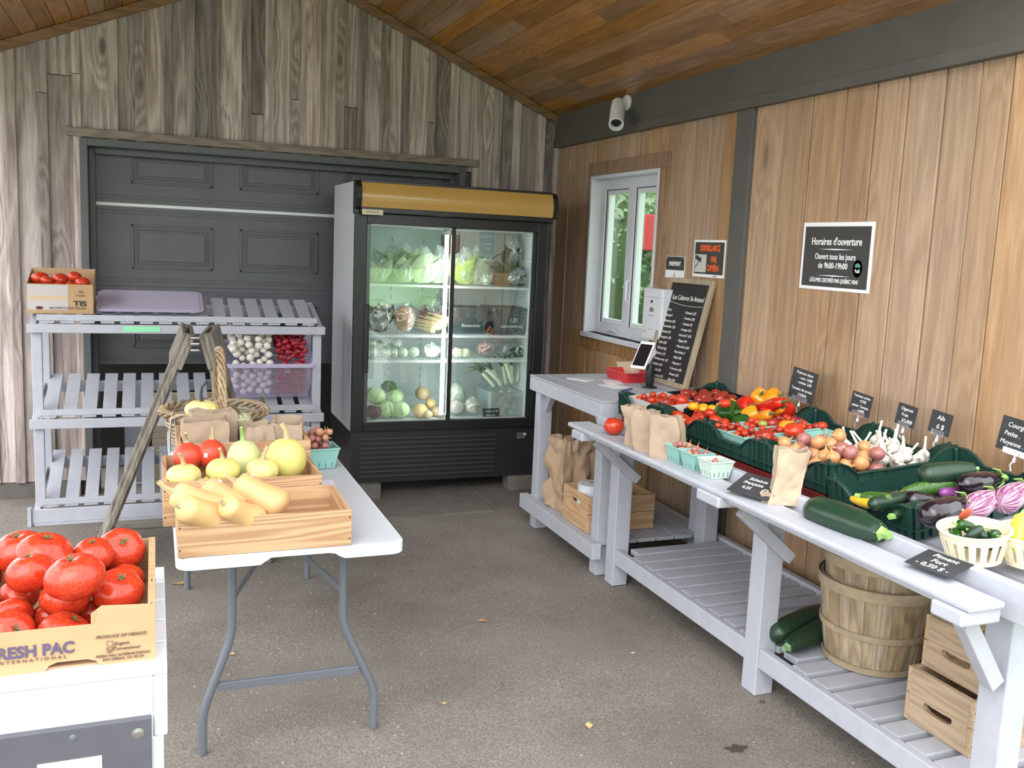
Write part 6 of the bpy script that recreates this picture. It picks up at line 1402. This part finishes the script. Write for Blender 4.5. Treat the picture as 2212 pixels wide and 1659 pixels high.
q = fat(840, 836, Y0+.14); o = blob('broccoli', BRC, TR(q.x, Y0+.14, q.z), .042, 4, .4, (1.1, 1, .9), None, 4, 4); tag(o, 'dark green broccoli head on top of the cabbages in the cooler', 'broccoli')
RUT = striped('rutabaga_skin', (.26, .19, .13), (.62, .46, .24), 8, .45, 1)
for px, py, r, dy, lab in ((913, 850, .050, .10, 'rutabaga on top of the brown root heap in the cooler'), (908, 882, .050, -.02, 'large rutabaga at the lower left of the root heap in the cooler'), (930, 872, .036, .06, 'rutabaga in the middle of the root heap in the cooler'), (943, 888, .036, .0, 'golden rutabaga at the lower right of the root heap'), (925, 895, .030, -.07, 'small rutabaga at the very front of the root heap')):
    q = fat(px, py, Y0+dy); z = max(q.z if py < 880 else 0, SH[0]+r*.9)
    put('rut'+str(px % 2), k_round(RUT if px % 2 else plain('rutabaga_gold', (.60, .42, .18), .5, var=.2, vs=25), 3, .03, .9, .05, -.15, calyx=False), 'rutabaga', TR(q.x, Y0+dy, z, rx=.5, s=r), lab, 'rutabaga')
def clear_box(name, label, x0, x1, y0, y1, z0, z1, mat=None, lid=False, texts=(), slope=.9):
    r = thing(name, label, 'bin', ((x0+x1)/2, (y0+y1)/2, z0)); mb = MB(); vs = []; w, d, h = x1-x0, y1-y0, z1-z0
    for q, z in ((slope, .001), (1, h)):
        for sx, sy in ((-1, -1), (1, -1), (1, 1), (-1, 1)): vs.append((sx*w/2*q, sy*d/2*q, z))
    mb.add(vs, [(i, (i+1) % 4, 4+(i+1) % 4, 4+i) for i in range(4)]+[(3, 2, 1, 0)]); mb.build('body', mat or BINC, r)
    P = rrect(-w/2-.008, w/2+.008, -d/2-.008, d/2+.008, .02); PI_ = rrect(-w/2+.004, w/2-.004, -d/2+.004, d/2-.004, .015)
    mb = MB(); n = len(P); mb.add([(x, y, z) for z in (h-.008, h) for x, y in P]+[(x, y, z) for z in (h-.008, h) for x, y in PI_], [f for i in range(n) for j in ((i+1) % n,) for f in ((i, j, n+j, n+i), (n+i, n+j, 3*n+j, 3*n+i), (3*n+i, 3*n+j, 2*n+j, 2*n+i), (2*n+i, 2*n+j, j, i))]); mb.build('rim', mat or BINC, r)
    if lid: MB().prism([(x, y, h+.001) for x, y in P], (0, 0, .012)).build('lid', mat or BINC, r, bevel=.003)
    if texts:
        e = bpy.data.objects.new('marker_note', None); COL.objects.link(e); e.parent = r; e.matrix_local = orient((0, -d/2-.002, h/2), (1, 0, 0), (0, 0, 1))
        for s_, x, y, sz in texts: text(s_, sz, CHALK, e, x, y, 0, shear=.15)
    return r
SMK = film('smoked_box', (.16, .20, .22), .45, .12, .2)
clear_box('storage_box', 'smoky box labelled betteraves left on the second cooler shelf', 1.80, 2.03, Y0-.06, Y0+.22, SH[2], SH[2]+.16, SMK, True, (('Betteraves', -.0, -.02, .03),)); box(-.0, .06, -.001, .0, .02, .04)
clear_box('storage_box', 'smoky box labelled 1,50 concombres at the right of the second cooler shelf', 2.07, 2.31, Y0-.06, Y0+.22, SH[2], SH[2]+.165, SMK, True, (('1,50', .02, .015, .035), ('concombres', .01, -.025, .032)))
for i in range(5):
    lv('brown_carrot', 'purplish brown carrot lying between the two smoky boxes in the cooler', 'carrot', (2.035+.012*i, Y0-.05, SH[2]+.020+.012*(i % 3)), (2.02+.012*i, Y0+.12, SH[2]+.03+.014*(i % 3)), [(0, .5), (.06, 1), (.5, .7), (1, .2)], .013, plain('brown_root', (.25, .10, .05), .5, var=.3, vs=40), group='brown carrots in the cooler')
clear_box('storage_box', 'tall clear bin of white roots, with leeks standing on it, on the cooler floor', 2.07, 2.31, Y0-.06, Y0+.24, SH[0], SH[0]+.165)
for i, p in enumerate(drop(34, 2.085, 2.295, Y0-.045, Y0+.06, lambda x, y: SH[0]+.003, .019, .025, 91, 14, .95, SH[0]+.15)):
    sph('white_root', 'rootb', k_round(plain('root_cream', (.62, .56, .42), .5, var=.15, vs=30), 5, .03, .95, .05, -.1, calyx=False, seg=14), p, 'small white root vegetable in the clear bin on the cooler floor', 'root vegetable', 'white roots in the clear bin', i, 2)
LK = [(2.11, -.10, .02), (2.15, -.05, 0), (2.19, .0, .01), (2.23, .02, .0), (2.27, .045, .01), (2.13, -.13, -.02), (2.21, -.02, -.03)]
for i, (x, lean, dy) in enumerate(LK):
    A = Vector((x+.02, Y0+dy+.02, SH[0]+.19+.008*i)); B = A+Vector((lean*1.3-.02, .05, .17))
    r = thing('leek', 'leek standing on the clear bin with its dark green leaves fanned', 'leek', M=Matrix.Translation(A) @ Vector((0, 0, 1)).rotation_difference((B-A).normalized()).to_matrix().to_4x4(), group='leeks in the cooler')
    MB().loft([(0, 0, -.004), (0, 0, .01), (0, 0, .06), (0, 0, .12)], [.006, .014, .011, .013], 12).build('shank', plain('leek_white', (.74, .78, .58), .5), r, smooth=True)
    mb = MB()
    for k in range(5):
        e = Vector((math.cos(k*1.3+i), math.sin(k*1.3+i)*.5, 0)); n_ = 7; sd = Vector((-e.y, e.x, 0))
        pts = [Vector((0, 0, .09+.17*t))+e*(.07*t*t)+Vector((-.05*t*t*(i % 3), 0, -.04*t*t)) for t in [q/n_ for q in range(n_+1)]]
        vs = []
        for q, p_ in enumerate(pts): w_ = .011*math.sin(PI*min(1, .35+q/n_*.66)); vs += [p_-sd*w_, p_+e*.003, p_+sd*w_]
        mb.add(vs, [f for q in range(n_) for f in ((3*q, 3*q+1, 3*q+4, 3*q+3), (3*q+1, 3*q+2, 3*q+5, 3*q+4))])
    mb.build('leaves', plain('leek_green', (.09, .19, .06), .5, var=.3, vs=20), r, smooth=True)
r = card('price_card', 'small black price card standing on the cooler floor before the clear bin', orient((2.065, Y0-.105, SH[0]+.034), (1, 0, .02), (0, .12, 1)), .115, .062, [('Chou rave 3$', 0, .012, 1), ('Radis noir', -.005, -.014, 1)], .016)
bk = thing('herb_basket', 'small wicker basket of chives on the top cooler shelf', 'basket', (2.16, Y0+.03, SH[1]))
mb = MB()
for j in range(8): z = .006+j*.011; q = .055+.035*z/.09; mb.tube([(q*1.3*math.cos(2*PI*k/28), q*(1+.03*(1 if (k+j) % 2 else -1))*math.sin(2*PI*k/28), z) for k in range(29)], .0055, 5)
mb.build('woven_side', wood('wicker_dark', (.36, .22, .11), (.2, .11, .05), 'x', .05, .2), bk)
mb = MB(); mb.tube([(.115*math.cos(PI*k/16), 0, .085+.13*math.sin(PI*k/16)) for k in range(17)], .004, 6); mb.build('handle', plain('handle_dark', (.06, .05, .04), .6), bk)
rnd = random.Random(2); mb = MB()
for i in range(90):
    a = rnd.uniform(0, 6.28); s_ = rnd.uniform(.02, .11); b0 = Vector((rnd.uniform(-.05, .05), rnd.uniform(-.03, .03), .05)); mb.tube([b0, b0+Vector((math.cos(a)*s_*.6, math.sin(a)*.03, .06)), b0+Vector((math.cos(a)*s_*1.3, math.sin(a)*.05, .05+rnd.uniform(-.01, .05)))], .0018, 4)
o = mb.build('chives', LEAFG, None); o.matrix_world = Matrix.Translation((2.16, Y0+.03, SH[1]+.02)); tag(o, 'bunch of thin green chives spilling over the small wicker basket', 'herbs', None, 'stuff')
q = fat(1110, 545, Y0+.05); r = thing('herb_bag', 'crinkled bag of dark herbs standing on the chive basket in the cooler', 'bag', (q.x, Y0+.07, q.z)); leafy('leaves', TR(0, 0, -.09), 14, .17, .03, LEAFD, r, 44, .5); blob('film', BAGF, Matrix(), .09, 45, .35, (.75, .6, 1.1), r, 4, 3.2)
# ------------------------------------------------------------------ outside the window
def bush(label, loc, r, seed, mats, n=2600, name='shrub'):
    root = thing(name, label, 'shrub', loc); rnd = random.Random(seed); mb = MB()
    for i in range(n):
        u = Vector((rnd.gauss(0, 1), rnd.gauss(0, 1), rnd.gauss(0, 1))).normalized(); d = .75+.35*noise.noise(u*2+Vector((seed, 0, 0)))+rnd.uniform(-.15, .1)
        c = Vector((u.x*r[0], u.y*r[1], r[2]+u.z*r[2]))*1; c = Vector((u.x*r[0]*d, u.y*r[1]*d, r[2]*(1+u.z*d))); s_ = rnd.uniform(.03, .06)
        a = Vector((rnd.gauss(0, 1), rnd.gauss(0, 1), rnd.gauss(0, 1))).normalized(); b = a.cross(u).normalized()
        mb.add([c-a*s_, c+b*s_*.45, c+a*s_, c-b*s_*.45], [(0, 1, 2, 3)])
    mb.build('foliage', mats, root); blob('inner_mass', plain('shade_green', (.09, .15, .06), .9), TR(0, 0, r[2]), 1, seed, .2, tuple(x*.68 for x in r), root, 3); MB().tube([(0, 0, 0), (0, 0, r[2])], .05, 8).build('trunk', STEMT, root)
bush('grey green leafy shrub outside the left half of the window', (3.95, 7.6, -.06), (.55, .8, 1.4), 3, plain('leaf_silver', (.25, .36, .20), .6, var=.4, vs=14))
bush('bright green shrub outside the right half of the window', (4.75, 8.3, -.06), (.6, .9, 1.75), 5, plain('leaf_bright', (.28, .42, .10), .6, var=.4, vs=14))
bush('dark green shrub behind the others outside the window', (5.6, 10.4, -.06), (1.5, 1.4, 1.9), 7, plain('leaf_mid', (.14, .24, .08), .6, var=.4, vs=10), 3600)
o = box(0, .22, 0, .05, 0, .30).build('red_board', plain('red_board', (.55, .05, .05), .5), None, bevel=.01); o.matrix_world = Matrix.Translation(at(1409, 505, 'y', 6.9)+Vector((-.06, 0, -.14))); tag(o, 'red panel hanging among the shrubs, seen through the window', 'panel')
gd = thing('garden_table', 'low white table standing outside, seen through the bottom of the window', 'table', (3.5, 6.15, -.06)); box(-.3, .5, -.4, .5, 1.05, 1.09).build('tabletop', PAINTW, gd, bevel=.004)
for x, y in ((-.25, -.35), (.45, -.35), (-.25, .45), (.45, .45)): box(x-.025, x+.025, y-.025, y+.025, 0, 1.05).build('leg', PAINTW, gd)
# hedge far behind the camera, seen in the cooler glass
rnd = random.Random(9)
for i in range(7): blob('tree', plain('far_tree', (.05, .09, .03), .9, var=.3, vs=1), TR(-42+i*14, -46+rnd.uniform(-3, 3), 1.6), 1, i, .3, (5, 3, 3.2), None, 3)['label'] = 'distant rounded tree beyond the lawn behind the viewer'
for o in [x for x in bpy.data.objects if x.name.startswith('tree')]: tag(o, None, 'tree', 'trees beyond the lawn')
# ------------------------------------------------------------------ litter on the floor
LEAFDRY = plain('dry_leaf', (.42, .25, .12), .8, var=.3, vs=40)
def dry_leaf(px, py, s_, label, mat=LEAFDRY, seed=0):
    q = at(px, py, 'z', 0); mb = MB(); n = 8; vs = []; rnd = random.Random(seed)
    for i in range(n+1):
        t = i/n; w = math.sin(PI*t)**.7*.42*(1+.25*math.sin(i*2.3+seed))
        for sg in (-1, 0, 1): vs.append((sg*w, t*1.4-.7, .05+.16*abs(sg)*w+.15*(t-.5)**2+.05*math.sin(i+sg*2+seed)))
    vs += [(x, y, z+.02) for x, y, z in vs]; m_ = 3*(n+1)
    mb.add(vs, [f for i in range(n) for j in range(2) for f in ((3*i+j, 3*i+j+1, 3*i+j+4, 3*i+j+3), (m_+3*i+j, m_+3*i+j+3, m_+3*i+j+4, m_+3*i+j+1))])
    o = mb.build('dry_leaf', mat, None); o.matrix_world = TR(q.x, q.y, .0, rz=rnd.uniform(0, 6), s=s_); return tag(o, label, 'leaf')
dry_leaf(1041, 1342, .030, 'curled brown leaf on the open floor between the tables', seed=1); dry_leaf(1272, 1568, .030, 'tan leaf lying nearest the camera on the floor', plain('tan_leaf', (.58, .40, .20), .8), 2)
dry_leaf(1367, 1411, .016, 'small pale leaf scrap on the floor in front of the bench', plain('pale_leaf_scrap', (.62, .50, .33), .8), 3); dry_leaf(385, 1262, .04, 'rust brown leaf on the floor under the far end of the folding table', seed=4); dry_leaf(500, 1413, .022, 'tan leaf beside the near left leg of the folding table', plain('tan_leaf', (0, 0, 0)), 5)
dry_leaf(960, 1520, .016, 'tiny tan leaf on the floor right of the folding table', plain('tan_leaf', (0, 0, 0)), 6); dry_leaf(1647, 1516, .022, 'crumpled brown leaf on the floor under the bench', plain('dark_leaf', (.13, .09, .06), .8), 7)
q = at(1590, 1618, 'z', 0); o = MB().prism([(q.x+.036*math.cos(a)*(1+.3*math.sin(3*a+1)), q.y+.022*math.sin(a)*(1+.3*math.cos(5*a)), .0005) for a in [2*PI*i/24 for i in range(24)]], (0, 0, .002)).build('floor_stain', plain('stain_brown', (.06, .045, .035), .7), None); tag(o, 'flat dark brown patch on the floor near the bench', 'patch')
rnd = random.Random(12); mb = MB()
for i in range(2600):
    x, y = rnd.uniform(-1.0, 2.7), rnd.uniform(1.2, 6.2)
    if rnd.random() > (1.0 if x < 1 else .35): continue
    s_ = rnd.uniform(.001, .0034)*(1.5 if rnd.random() < .05 else 1); z = fz(x, y); a = rnd.uniform(0, 6.28); u, v = Vector((math.cos(a), math.sin(a), 0))*s_*rnd.uniform(1, 2.2), Vector((-math.sin(a), math.cos(a), 0))*s_
    c = Vector((x, y, z)); mb.add([c-u-v, c+u-v*.6, c+u*.7+v, c-u+v*.8, c+Vector((0, 0, s_*1.1))], [(0, 1, 4), (1, 2, 4), (2, 3, 4), (3, 0, 4), (3, 2, 1, 0)])
o = mb.build('floor_grit', plain('grit', (.30, .27, .24), .9, var=.5, vs=25), None); tag(o, 'scattered grit and small wood chips on the dirt floor', 'grit', None, 'stuff')
mb = MB(); mb.box(-.30, .95, 5.27, 5.40, -.002, .012); o = mb.build('floor_plank', wood('plank_dirty', (.24, .21, .18), (.12, .10, .085), 'x', .7, .1, .9), None, bevel=.004); tag(o, 'weathered knotty plank lying on the floor before the rack', 'plank')
